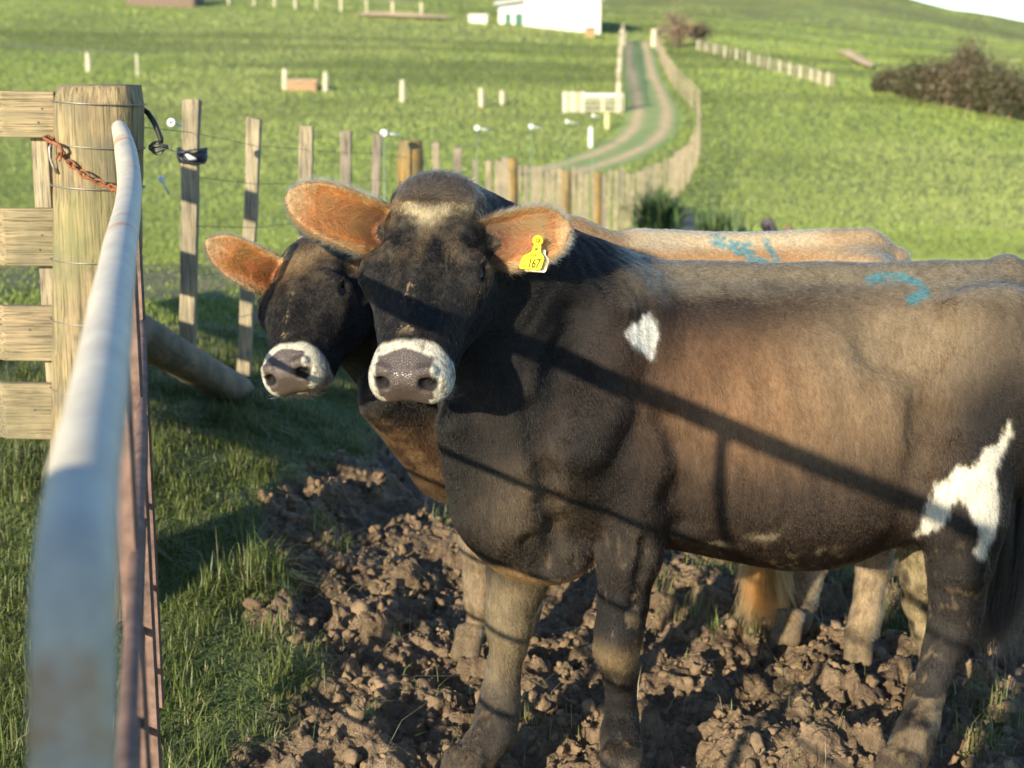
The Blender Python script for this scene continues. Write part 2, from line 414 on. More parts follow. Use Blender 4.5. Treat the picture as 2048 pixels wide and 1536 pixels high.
mb = MB(); mb.add(vs, fs); mb.build('post_trunk', M_post, post, True)
for v0, dv, r in ((200, 10, .0016), (283, 14, .0014), (366, 10, .0018), (513, 5, .0014), (632, 9, .0014), (768, 6, .0014)):
    mb = MB(); pts = []
    for k in range(41):
        a = 2 * math.pi * k / 40; u = 196 + 86 * math.cos(a)
        z = P(196, v0 + dv * (math.cos(a) * .5 + .5), YB)[2]
        t = (z - pb[2]) / (pt[2] - pb[2]); c = pb + (pt - pb) * t
        pts.append((c[0] + (R_POST + .005) * math.cos(a), c[1] + (R_POST + .005) * math.sin(a), z))
    mb.tube(pts, r, 6, False); mb.build('wire', M_wire, post, True)

# chain and hook
def catenary(p, q, sag, n):
    p = np.array(p); q = np.array(q)
    return [tuple(p + (q - p) * t + np.array([0, 0, -sag * 4 * t * (1 - t)])) for t in np.linspace(0, 1, n)]
chain = thing('gate_chain', 'rusty link chain slung from a hook across the round post', 'chain', tuple(P(120, 290, YB - .1)))
CY = YB - R_POST - .012
cpts = [P(122, 303, CY + .035), P(135, 322, CY + .01), P(160, 343, CY - .004), P(185, 360, CY - .01), P(208, 370, CY - .012), P(228, 377, CY - .03), P(243, 382, CY - .2), P(262, 384, CY - .45)]
seg = [0]
for a, b_ in zip(cpts[:-1], cpts[1:]): seg.append(seg[-1] + float(np.linalg.norm(b_ - a)))
pitch = .0205; nl = int(seg[-1] / pitch)
cp = np.array(cpts)
for i in range(nl):
    s0 = i * pitch; s1 = s0 + pitch
    c0 = np.array([np.interp(s0 - .004, seg, cp[:, k]) for k in range(3)]); c1 = np.array([np.interp(s1 + .004, seg, cp[:, k]) for k in range(3)])
    t = Vector(c1 - c0); L = t.length; t.normalize(); up = Vector((0, -1, 0)) if i % 2 else Vector((0, 0, 1))
    w = (up - t * up.dot(t)).normalized(); mid = Vector((c0 + c1) / 2); pts = []
    for k in range(13):
        a = 2 * math.pi * k / 12; pts.append(mid + t * (math.cos(a) * L * .5) + w * (math.sin(a) * .0072))
    m_ = MB(); m_.tube(pts, .0026, 6, False); m_.build('chain_link', M_chain, chain, True)
mb = MB(); hp = [P(122, 312, CY + .01), P(124, 300, CY - .005), P(118, 290, CY - .004), P(108, 286, CY + .0), P(101, 284, CY + .02), P(90, 278, CY + .03), P(88, 275, CY + .05), P(96, 272, CY + .06), P(106, 280, CY + .05)]
mb.tube(hp, .0042, 8); mb.build('hook', M_chain, chain, True)
mb = MB(); mb.tube([P(104, 284, CY + .035), P(99, 296, CY + .03), P(100, 315, CY + .03), P(106, 332, CY + .03), P(115, 347, CY + .03)], .0038, 8)
mb.build('hook_shank', M_wire, chain, True)
for i, (a, b_) in enumerate((((118, 305), (112, 318)), ((124, 308), (119, 322)))):
    mb = MB(); mb.tube([P(*a, CY), P(*b_, CY - .01)], .0026, 6); mb.build('hook_pin', M_chain, chain, True)

# insulated cable and joint
cab = thing('power_cable', 'short black cable curving out from behind the round post', 'cable', tuple(P(300, 250, YB + .05)))
mb = MB(); mb.tube([P(262, 214, YB + .09), P(282, 216, YB + .06), P(296, 226, YB + .03), P(308, 244, YB + .02), P(316, 262, YB + .02), P(322, 278, YB + .02), P(320, 288, YB + .02)], .0066, 10)
mb.build('cable_sheath', M_rubber, cab, True)
mb = MB()
for k in range(9):
    a = k * .7; r = .010 + .004 * (k % 3)
    q = [P(298 + 38 * t, 295 + 12 * math.sin(math.pi * t) * math.cos(a) + 3 * math.sin(5 * t + k), YB + .02 + .012 * math.sin(math.pi * t) * math.sin(a)) for t in np.linspace(0, 1, 12)]
    mb.tube(q, .0021, 6)
mb.build('wire_joint', plain('grey_joint', (.09, .09, .09), .4, .5), cab, True)
mb = MB(); mb.tube([P(338, 300, YB + .03), P(350, 303, YB + .5), P(372, 306, 5.0)], .0012, 5); mb.build('lead_wire', M_wire, cab, True)

# stay log leaning down from the strainer post
stay = thing('stay_log', 'grey round log slanting down to the grass behind the gate', 'log', tuple(P(470, 775, 5.0) * [1, 1, 0]))
p0 = P(225, 640, 4.0); p1 = hit(478, 786); p1 = p1 + (p1 - p0) * .05
vs, fs = round_post((0, 0, 0), (0, 0, 1), .064, .060, seg=30, n=24, rough=.006, seed=8)
ax = Vector(p1 - p0); q = ax.to_track_quat('Z', 'Y'); Ln = ax.length
vs = [tuple(q @ Vector((v[0], v[1], v[2] * Ln)) + Vector(p0)) for v in vs]
mb = MB(); mb.add(vs, fs); mb.build('log', M_log, stay, True)

# ------------------------------------------------------------------ batten fence running away down the lane
bf = thing('batten_fence', 'long wire and wooden batten fence curving away beside the farm track', 'fence', (-1.1, 5.0, 0))
def batten_at(x, y, top, w, d, mat, lean=0, parent=None, seed=0, name='batten', base=None):
    zb = float(land(x, y)) - .15 if base is None else base
    mb = MB(); rr = random.Random(seed); n = 8; vs = []; fs = []
    for i in range(n + 1):
        t = i / n; z = zb + (top - zb) * t; cx = x + lean * (t - 1) + rr.uniform(-1, 1) * w * .05; s = 1 + rr.uniform(-.08, .08)
        for sx, sy in ((-1, -1), (1, -1), (1, 1), (-1, 1)): vs.append((cx + sx * w * .5 * s, y + sy * d * .5, z + (rr.uniform(-.008, .008) if i == n else 0)))
    for i in range(n):
        for k in range(4): fs.append((i * 4 + k, i * 4 + (k + 1) % 4, i * 4 + 4 + (k + 1) % 4, i * 4 + 4 + k))
    fs += [(3, 2, 1, 0), (n * 4, n * 4 + 1, n * 4 + 2, n * 4 + 3)]
    mb.add(vs, fs); return mb.build(name, mat, parent or bf, bevel=.004 if y < 12 else 0)
near = [(383, 201, 5.0, .052, 371), (509, 235, 5.7, .049, 484), (612, 250, 6.5, .055, 604), (692, 262, 7.3, .052, 688), (755, 268, 8.2, .047, 745)]
wire_pts = []
for i, (u, vt, y, w, ub) in enumerate(near):
    t = P(u, vt, y); bx = P(ub, 760, y)[0]
    batten_at(t[0], y, t[2], w, .045, M_batten if i < 3 else M_grey_batten, lean=(t[0] - bx) * .9, seed=i, base=P(ub, 752, y)[2] if i < 2 else None)
    wire_pts.append((t[0], y, t[2]))
t = P(820, 281, 8.9)
def rpost(x, y, top, r, parent=bf, mat=M_orange_post):
    vs, fs = round_post((x, y, float(land(x, y)) - .2), (x, y, top), r, r, n=16, seg=10, rough=.006, seed=5)
    mb = MB(); mb.add(vs, fs); return mb.build('post', mat, parent, True)
rpost(t[0], 8.9, t[2], .075); wire_pts.append((t[0], 8.9, t[2]))
path = [(t[0], 8.9)]
ctrl = [(-.66, 9.8), (-.30, 12.5), (.03, 16.), (.62, 20), (1.35, 23.8), (2.2, 27.5), (3.2, 32.0), (4.3, 38.), (5.3, 44.)]
ctrl += [tuple(hit(u, v)[:2]) for u, v in ((1396, 262), (1396, 232), (1375, 205), (1352, 180), (1333, 150), (1320, 120), (1312, 98))]
ctrl = np.array([path[0]] + ctrl); s = np.concatenate([[0], np.cumsum(np.linalg.norm(np.diff(ctrl, axis=0), axis=1))])
tt = []; q = 1.9
while q < s[-1] and len(tt) < 92: tt.append(q); q += .62 if 5 < q < 22 else (.9 if q < 30 else 1.5)
if True:
    fx = np.interp(tt, s, ctrl[:, 0]); fy = np.interp(tt, s, ctrl[:, 1])
    for i, (x, y) in enumerate(zip(fx, fy)):
        g = float(land(x, y)); rr = random.Random(i * 7 + 1)
        top = g + .98 + rr.uniform(-.05, .05)
        if y < 26:
            u_ = 1024 + x * FPX / (y * CP); top = P(u_, np.interp(u_, [820, 860, 910, 935, 975, 1000, 1030, 1060, 1130, 1200, 1270], [282, 289, 300, 309, 314, 320, 325, 332, 339, 342, 339]), y)[2] + rr.uniform(-.03, .03) * (y / 12)
        u_ = 1024 + x * FPX / (y * CP)
        if y < 30 and min(abs(u_ - k) for k in (1028, 1131, 1201)) < 7: rpost(x, y, top + .02, .07)
        else: batten_at(x, y, top, rr.choice([.05, .06, .07, .08]), .05, rr.choice([M_batten, M_grey_batten, M_batten, M_batten]), lean=rr.uniform(-.04, .04), seed=i + 50)
        wire_pts.append((x, y, top))
for h in (-.1, -.24, -.4, -.56, -.72, -.86):
    mb = MB(); mb.tube([(x, y - .026, z + h) for x, y, z in ([(P(250, 200, YB)[0], YB, 1.45)] if h > -.2 else []) + wire_pts[:26]], .0011, 5, False)
    mb.build('wire', M_dkwire, bf, True)
# wires and clamp twisted round the first batten
cl = thing('wire_clamp', 'dark knotted wire clamp wrapped round the striped first batten', 'clamp', tuple(P(383, 312, 4.96)))
mb = MB(); c = P(385, 312, 5.0)
for k in range(14):
    rr = random.Random(k); zz = rr.uniform(-.017, .017); r = .040 + rr.uniform(0, .008); ph = rr.uniform(0, 6); pts = []
    for j in range(18):
        a = 2 * math.pi * j / 17 + ph; pts.append((c[0] + r * math.cos(a) * 1.0, c[1] + r * .95 * math.sin(a), c[2] + zz + .010 * math.sin(a * 2 + k)))
    mb.tube(pts, .0032, 6, False)
mb.tube([P(354, 309, 4.95), P(368, 303, 4.95), P(392, 299, 4.95), P(408, 303, 4.95)], .0035, 6); mb.tube([P(354, 310, 4.95), P(368, 322, 4.95), P(390, 328, 4.95), P(410, 326, 4.95)], .0035, 6)
mb.build('clamp_wire', plain('blue_black_wire', (.03, .035, .045), .35, .5), cl, True)
mb = MB(); mb.tube([P(372, 309, 4.94), P(380, 315, 4.94), P(392, 318, 4.94)], [.004, .008, .004], 8); mb.build('clamp_plate', M_white, cl, True)

def insulator(u, v, y, du, dv, size, label, grp=None, post_v=None):
    r = thing('fence_insulator', label, 'insulator', tuple(P(u, v, y)), grp)
    a = P(u, v, y); b_ = P(u + du, v + dv, y + .03); mb = MB()
    mb.tube([a, a * .5 + b_ * .5, b_], [size * .55, size * .4, size * .45], 8); mb.build('arm', M_white, r, True)
    mb = MB(); pts = [a + np.array([math.cos(t) * size, -.01, math.sin(t) * size]) for t in np.linspace(0, 2 * math.pi, 13)]
    mb.tube(pts, size * .55, 7, False); mb.build('ring', M_white, r, True)
    if post_v:
        g = hit(u + du * .2, post_v); mb = MB(); x = a[0]; mb.tube([(x, y, float(land(x, y)) - .1), (x, y, a[2])], .005, 6); mb.build('pole', plain('green_rod', (.16, .22, .12), .5), r, True)
    return r
insulator(344, 245, 5.3, 30, 10, .010, 'white plastic insulator arm sticking out beside the clamped batten')
insulator(324, 358, 5.6, 14, 30, .009, 'white plastic insulator hanging aslant below the black cable')
GI = 'white insulators along the electric wire'
for k, (u, v, y, du, lb) in enumerate(((768, 266, 8.6, 30, 'white insulator arm beside the first orange post, on a thin pole'), (954, 256, 11.5, 26, 'white insulator arm over the paddock just above the front cow head'),
                                       (1062, 253, 13.0, 22, 'white insulator arm over the paddock between its two neighbours near the bend'), (1134, 243, 15.5, 22, 'small white insulator arm over the grass below the white pen'), (1186, 231, 18.5, 16, 'smallest white insulator arm, close under the pen gate'))):
    insulator(u, v, y, du, 4, .014, lb, GI, v + 120)

# ------------------------------------------------------------------ the steel gate we look along
gate = thing('metal_gate', 'bent galvanised pipe gate with rusty red lower bars, seen end on', 'gate', (-.4, 1.5, 0))
cl_ = [(237, 252, 3.30), (243, 268, 3.24), (250, 295, 3.16), (256, 334, 3.00), (259, 373, 2.86), (256, 412, 2.62), (249, 451, 2.30), (241, 490, 2.03), (235, 530, 1.86), (229, 569, 1.70), (222, 608, 1.57), (218, 647, 1.46), (210, 700, 1.33),
       (194, 809, 1.115), (173, 918, .965), (160, 1027, .865), (151, 1135, .79), (147, 1250, .765), (146, 1400, .755), (145, 1600, .745), (147, 1900, .735), (150, 2600, .73)]
gp = [P(*c) for c in cl_]
def spline(pts, n=6):
    pts = [np.array(p, float) for p in pts]; out = []
    for i in range(len(pts) - 1):
        a, b_, c, d = pts[max(i - 1, 0)], pts[i], pts[i + 1], pts[min(i + 2, len(pts) - 1)]
        for k in range(n):
            t = k / n; out.append(.5 * ((2 * b_) + (-a + c) * t + (2 * a - 5 * b_ + 4 * c - d) * t * t + (-a + 3 * b_ - 3 * c + d) * t ** 3))
    return out + [pts[-1]]
sp = spline(gp, 6); m_ = len(sp); rad = np.full(m_, .0225); rad[:14] = np.interp(np.arange(14), [0, 2, 14], [.010, .0165, .0225])
mb = MB(); mb.tube(sp, rad, 28); mb.build('top_pipe', M_galv, gate, True)
def gx(y): return -.0557 - .2286 * y
for z, r in ((.98, .008), (.79, .007), (.61, .007), (.44, .007), (.26, .007)):
    pts = []
    for y in np.linspace(.76, 3.05, 24):
        w = .002 * math.sin(y * 2.5 + z * 9)
        pts.append((gx(y) + .012 + w - (.98 - z) * .045, y, z + .006 * math.sin(y * 1.3 + z * 3)))
    mb = MB(); mb.tube(pts, r, 8); mb.build('bar', M_rust, gate, True)
for y in (1.60, 2.35, 3.05, .80):
    mb = MB(); x = gx(y); top = 1.235; mb.box((x - .003, y - .011, .16), (x + .014, y + .011, top)); mb.build('stile', M_rust, gate)
# hinge post the gate hangs from, just off to the side of where we stand
hpst = thing('hinge_post', 'tall round wooden post the near end of the pipe gate hangs on', 'post', (-.48, .36, 0))
vs, fs = round_post((-.48, .36, -.3), (-.48, .36, 1.40), .13, .125, n=24, seg=12, rough=.005, seed=9)
mb = MB(); mb.add(vs, fs); mb.build('post_trunk', M_post, hpst, True)

# ------------------------------------------------------------------ grass: real blades, small and dense close by, coarser tussocks far off
def leaf_mat():
    m, nt, b = newmat('grass_blade')
    c = N(nt, 'ShaderNodeAttribute', attribute_name='col').outputs['Color']
    nt.links.new(c, b.inputs['Base Color']); b.inputs['Roughness'].default_value = .45; b.inputs['Specular IOR Level'].default_value = .35
    tr = N(nt, 'ShaderNodeBsdfTranslucent', {'Color': c}); mx = N(nt, 'ShaderNodeMixShader', {0: .30})
    nt.links.new(b.outputs[0], mx.inputs[1]); nt.links.new(tr.outputs[0], mx.inputs[2])
    nt.links.new(mx.outputs[0], nt.nodes['Material Output'].inputs[0]); return m
M_leaf = leaf_mat()
def blades(name, x, y, h, w, col, lean=.5, z=None, parent=None, yaw=None):
    n = len(x); z = ground_z(x, y) if z is None else z
    yaw = RNG.uniform(0, 2 * np.pi, n) if yaw is None else yaw
    fx, fy = np.cos(yaw), np.sin(yaw); sx, sy = -fy, fx
    ln = np.abs(RNG.normal(0, lean, n)); mid = .55
    B = np.stack([x, y, z - .01], 1); S = np.stack([sx, sy, 0 * x], 1) * (w * .5)[:, None]
    F = np.stack([fx, fy, 0 * x], 1)
    m_ = B + F * (h * ln * .28)[:, None] + np.array([0, 0, 1]) * (h * mid)[:, None]
    t_ = B + F * (h * ln * .95)[:, None] + np.array([0, 0, 1]) * (h * (1 - .28 * np.minimum(ln, 1.5) ** 2)).clip(.02)[:, None]
    V = np.stack([B - S, B + S, m_ + S * .8, m_ - S * .8, t_], 1).reshape(-1, 3)
    k = np.arange(n)[:, None] * 5
    f = np.concatenate([k + [0, 1, 2, 3], k + [3, 2, 4]], 1).ravel(); sz = np.tile([4, 3], n)
    return V, f, sz, np.repeat(col, 5, axis=0)
GREENS = np.array([(.115, .150, .038), (.150, .185, .050), (.165, .195, .058), (.075, .110, .03), (.21, .22, .08), (.30, .27, .14)])
def pick(n, p, var=.25):
    c = GREENS[RNG.choice(len(GREENS), n, p=p)] * RNG.uniform(1 - var, 1 + var, (n, 1)); return c
def scatter_grass():
    out = []
    # lane verge beside the gate: long, leaning, tufted
    n = 260000; y = RNG.uniform(2.6, 6.6, n); x = RNG.uniform(-2.6, 1.9, n)
    keep = (np.abs(x) < y * .36 + .15) & (RNG.random(n) > mudmask(x, y) * 1.0) & (RNG.random(n) < .55 + .45 * smooth(-.3, .35, fbm(x / .16, y / .16, 3, 14) + .15))
    x, y = x[keep], y[keep]; n = len(x)
    tuft = smooth(-.2, .5, fbm(x / .16, y / .16, 3, 14)); tall = 1 + .35 * smooth(.1, .5, fbm(x / .5, y / .5, 2, 25))
    h = RNG.uniform(.03, .075, n) * (.6 + .8 * tuft) * tall; w = RNG.uniform(.0022, .0045, n)
    out.append(blades('g', x, y, h * .85 * (1 + .6 * (RNG.random(n) > .93)), w, pick(n, [.24, .26, .2, .12, .11, .07]), 1.15))
    # stray blades and tufts in the mud
    cx = []; cy = []; 
    T = [(.62, 4.45, 60, .09), (.73, 4.5, 50, .08), (.40, 4.3, 40, .05), (.50, 4.1, 40, .06), (1.10, 4.05, 160, .09), (1.02, 4.3, 120, .09), (1.22, 3.9, 60, .06), (1.16, 3.42, 70, .06), (1.06, 3.2, 60, .06),
         (-.60, 3.65, 40, .05), (-.34, 3.3, 40, .04), (-.66, 3.95, 60, .06), (-.55, 4.35, 60, .07), (.55, 3.95, 20, .05), (1.3, 3.3, 50, .07), (.66, 4.0, 40, .05), (.05, 3.3, 10, .05), (-.2, 4.7, 40, .06)]
    for tx, ty, c, s in T:
        cx.append(RNG.normal(tx, s * .6, c * 2)); cy.append(RNG.normal(ty, s * .6, c * 2))
    cx.append(RNG.uniform(-.6, 1.9, 380)); cy.append(RNG.uniform(2.9, 4.9, 380))
    x = np.concatenate(cx); y = np.concatenate(cy); n = len(x)
    out.append(blades('g', x, y, RNG.uniform(.025, .085, n), RNG.uniform(.002, .004, n), pick(n, [.2, .25, .25, .1, .12, .08]), .7))
    # dry straws lying on the mud
    n = 260; x = RNG.uniform(-.7, 1.9, n); y = RNG.uniform(2.95, 4.9, n)
    out.append(blades('g', x, y, RNG.uniform(.04, .10, n), RNG.uniform(.0012, .002, n), np.tile((.42, .36, .22), (n, 1)) * RNG.uniform(.6, 1.1, (n, 1)), 2.2))
    V = []; F = []; S = []; C = []; o = 0
    def pack(out, nm, lab):
        V = []; F = []; S = []; C = []; o = 0
        for a, b, c, d in out: V.append(a); F.append(b + o); S.append(c); C.append(d); o += len(a)
        g = mesh_np(nm, np.concatenate(V), np.concatenate(F), np.concatenate(S), M_leaf, colors=np.concatenate(C)); return tag(g, lab, 'grass', kind='stuff')
    pack(out, 'grass', 'green grass tufts along the gate and around the trampled mud')
    out = []
    n = 620000; t = RNG.random(n); y = np.exp(np.log(6.0) + t * (np.log(330) - np.log(6.0))); x = RNG.uniform(-.42, .42, n) * y
    tr = TRACK[0]; d = np.full(n, 99.); 
    for i in range(0, len(tr), 3): d = np.minimum(d, (x - tr[i, 0]) ** 2 + (y - tr[i, 1]) ** 2)
    keep = (d > 1.0 ** 2) & (RNG.random(n) > mudmask(x, y))
    dry = np.exp(-((y - (8.9 + x * .3)) / .5) ** 2) * (x < 1); keep &= RNG.random(n) > dry * .8
    x, y = x[keep], y[keep]; n = len(x)
    h = np.minimum(.022 + y * .0011, .10) * RNG.uniform(.5, 1.3, n); w = .003 + y * .0008
    c = pick(n, [.24, .44, .28, .0, .04, .0], .08) * (1.0 + .30 * fbm(x / 6, y / 9, 3, 70))[:, None] * (1.2 + .75 * smooth(8, 30, y))[:, None]
    patch = smooth(.1, .5, fbm(x / 14, y / 20, 3, 79))[:, None]; c = c * (1 - patch) + np.array((.36, .40, .14)) * patch
    shade_band = smooth(.05, .35, fbm(x / 38 + 3, y / 7, 3, 91) * smooth(25, 50, y))[:, None]; c = c * (1 - shade_band * .45) * np.array((1.02, 1.04, .85))  # darker bands painted into the blade colour in place of long field shadows
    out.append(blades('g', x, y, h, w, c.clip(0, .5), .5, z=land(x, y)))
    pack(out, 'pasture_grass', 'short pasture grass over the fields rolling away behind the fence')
scatter_grass()

# ------------------------------------------------------------------ cattle: one smooth sculpted surface each, with short fur
def nrm(v): v = np.asarray(v, float); return v / np.linalg.norm(v)
class Sculpt:
    def __init__(s): s.pr = []
    def _add(s, f, c, R, k, op): s.pr.append((f, np.asarray(c, float), R + 2 * k + .05, k, op))
    def cone(s, a, b, ra, rb, k=.03, op='u'):
        a = np.asarray(a, float); b = np.asarray(b, float); ba = b - a; L2 = ba @ ba
        def f(p):
            pa = p - a; h = np.clip(pa @ ba / L2, 0, 1)
            return np.linalg.norm(pa - ba * h[:, None], axis=1) - (ra + (rb - ra) * h)
        s._add(f, (a + b) / 2, math.sqrt(L2) / 2 + max(ra, rb), k, op)
    def chain(s, pts, k=.02, op='u'):
        for (a, ra), (b, rb) in zip(pts[:-1], pts[1:]): s.cone(a, b, ra, rb, k, op)
    def ell(s, c, r, R=None, k=.03, op='u', pw=2):
        c = np.asarray(c, float); r = np.asarray(r, float)
        def f(p):
            q = p - c
            if R is not None: q = q @ R.T
            if pw != 2:
                k0 = (np.abs(q / r) ** pw).sum(1) ** (1 / pw); return (k0 - 1) * r.min()
            k0 = np.sqrt(((q / r) ** 2).sum(1)) + 1e-9; k1 = np.sqrt(((q / r ** 2) ** 2).sum(1)) + 1e-9
            return k0 * (k0 - 1) / k1
        s._add(f, c, r.max() * (1.3 if pw != 2 else 1), k, op)
    def loft(s, tab, k=.04):
        T = np.array(tab, float); xs = np.linspace(T[0, 0], T[-1, 0], 200)
        C = [np.interp(xs, T[:, 0], T[:, i]) for i in range(1, 5)]
        ker = np.hanning(25); ker /= ker.sum(); C = [np.convolve(np.pad(c, 12, mode='edge'), ker, mode='valid') for c in C]
        x0, x1 = T[0, 0], T[-1, 0]
        def f(p):
            x = np.clip(p[:, 0], x0, x1); top, bot, hw, yc = [np.interp(x, xs, c) for c in C]
            zc = (top + bot) / 2; hh = (top - bot) / 2
            zn = (p[:, 2] - zc) / hh; yn = (p[:, 1] - yc) / (hw * (1 - .20 * np.clip(zn, -1, 1)))
            ex = np.maximum(np.abs(p[:, 0] - x) / .07, 0)
            k0 = (np.abs(zn) ** 2.25 + np.abs(yn) ** 2.25 + ex ** 2) ** (1 / 2.2)
            return (k0 - 1) * np.minimum(hh, hw) * .95
        s._add(f, (T[:, 0].mean(), T[:, 4].mean(), .75), 1.0, k, 'u')
    def ear(s, O, A, Nn, L, Wm, cup=15.0, k=.012):
        A = nrm(A); Nn = nrm(np.asarray(Nn) - A * (A @ Nn)); B = np.cross(Nn, A); O = np.asarray(O, float)
        def f(p):
            q = p - O; a = q @ A; b = q @ B; n = q @ Nn; sp = np.clip(a / L, 0, 1)
            w = Wm * np.sqrt(np.clip(1 - (np.abs(sp - .62) / np.where(sp > .62, .39, .66)) ** 2.4, 0, 1)) + .016 * (1 - sp) ** 2
            n0 = cup * b * b * (1 - .5 * sp) - .9 * (sp - .5) ** 2 * .03
            eb = np.maximum(np.abs(b) - np.maximum(w - .006, 0), 0); ea = np.maximum(a - L, 0) + np.maximum(-a, 0)
            return (np.sqrt(eb ** 2 + ea ** 2 + (n - n0) ** 2) - .0062) * .8
        s._add(f, O + A * L / 2, L * .75, k, 'u')
        return dict(O=O, A=A, B=B, N=Nn, L=L, W=Wm, cup=cup)
    def __call__(s, p):
        d = np.full(len(p), .6)
        for f, c, R, k, op in s.pr:
            m = np.nonzero(((p - c) ** 2).sum(1) < R * R)[0]
            if not len(m): continue
            a = d[m]; b = f(p[m])
            if op == 'u': h = np.maximum(k - np.abs(a - b), 0) / k; d[m] = np.minimum(a, b) - h * h * k / 4
            else: b = -b; h = np.maximum(k - np.abs(a - b), 0) / k; d[m] = np.maximum(a, b) + h * h * k / 4
        return d
    def grad(s, p, e=.0015):
        g = np.stack([s(p + np.eye(3)[i] * e) - s(p - np.eye(3)[i] * e) for i in range(3)], 1)
        return g / (np.linalg.norm(g, axis=1, keepdims=True) + 1e-9), np.linalg.norm(g, axis=1) / (2 * e)
    def mesh(s, lo, hi, h, nb=8):
        lo = np.array(lo, float); n = np.ceil((np.array(hi) - lo) / (h * nb)).astype(int)
        bc = np.stack(np.meshgrid(*[np.arange(k) for k in n], indexing='ij'), -1).reshape(-1, 3)
        cen = lo + (bc + .5) * nb * h; dc = s(cen)
        D = np.repeat(np.repeat(np.repeat(dc.reshape(n).astype(np.float32), nb, 0), nb, 1), nb, 2)
        act = np.nonzero(np.abs(dc) < nb * h * 1.35)[0]
        off = np.stack(np.meshgrid(*[np.arange(nb)] * 3, indexing='ij'), -1).reshape(-1, 3)
        for i0 in range(0, len(act), 400):
            ids = bc[act[i0:i0 + 400]]; idx = (ids[:, None] * nb + off[None]).reshape(-1, 3)
            D[idx[:, 0], idx[:, 1], idx[:, 2]] = s(lo + idx * h)
        ins = D < 0; cs = ins[:-1, :-1, :-1].astype(np.int8)
        tot = np.zeros(cs.shape, np.int8)
        cor = [(i, j, k) for i in (0, 1) for j in (0, 1) for k in (0, 1)]; S = [x - 1 for x in D.shape]
        for i, j, k in cor: tot += ins[i:S[0] + i, j:S[1] + j, k:S[2] + k]
        cells = np.argwhere((tot > 0) & (tot < 8)); vid = np.full(cs.shape, -1, np.int64); vid[tuple(cells.T)] = np.arange(len(cells))
        acc = np.zeros((len(cells), 3)); cnt = np.zeros(len(cells))
        for a in cor:
            for ax in range(3):
                if a[ax]: continue
                b = list(a); b[ax] = 1
                da = D[tuple((cells + a).T)]; db = D[tuple((cells + b).T)]; m = (da < 0) != (db < 0)
                t = np.where(m, da / np.where(m, da - db, 1), 0); pt = cells + np.array(a) + 0.; pt[:, ax] += t
                acc += pt * m[:, None]; cnt += m
        V = lo + acc / cnt[:, None] * h; F = []
        for ax in range(3):
            o1, o2 = [i for i in range(3) if i != ax]
            sl = [slice(1, -1)] * 3; sl[ax] = slice(0, -1); sl2 = list(sl); sl2[ax] = slice(1, None)
            A = ins[tuple(sl)]; B = ins[tuple(sl2)] if True else None
            e = np.argwhere(A != B); base = e.copy(); base[:, o1] += 1; base[:, o2] += 1
            fl = A[tuple(e.T)]
            q = []
            for u, v in ((1, 1), (0, 1), (0, 0), (1, 0)):
                c = base.copy(); c[:, o1] -= u; c[:, o2] -= v; q.append(vid[tuple(np.minimum(c, np.array(vid.shape) - 1).T)])
            q = np.stack(q, 1)
            fwd = fl if ax != 1 else ~fl
            q = np.where(fwd[:, None], q, q[:, ::-1]); F.append(q[(q >= 0).all(1)])
        F = np.concatenate(F)
        nf = np.cross(V[F[:, 2]] - V[F[:, 0]], V[F[:, 3]] - V[F[:, 1]]); nf /= np.linalg.norm(nf, axis=1, keepdims=True) + 1e-12
        c = V[F].mean(1); bad = s(c + nf * h * .6) < s(c - nf * h * .6); F[bad] = F[bad][:, ::-1]
        return V, F

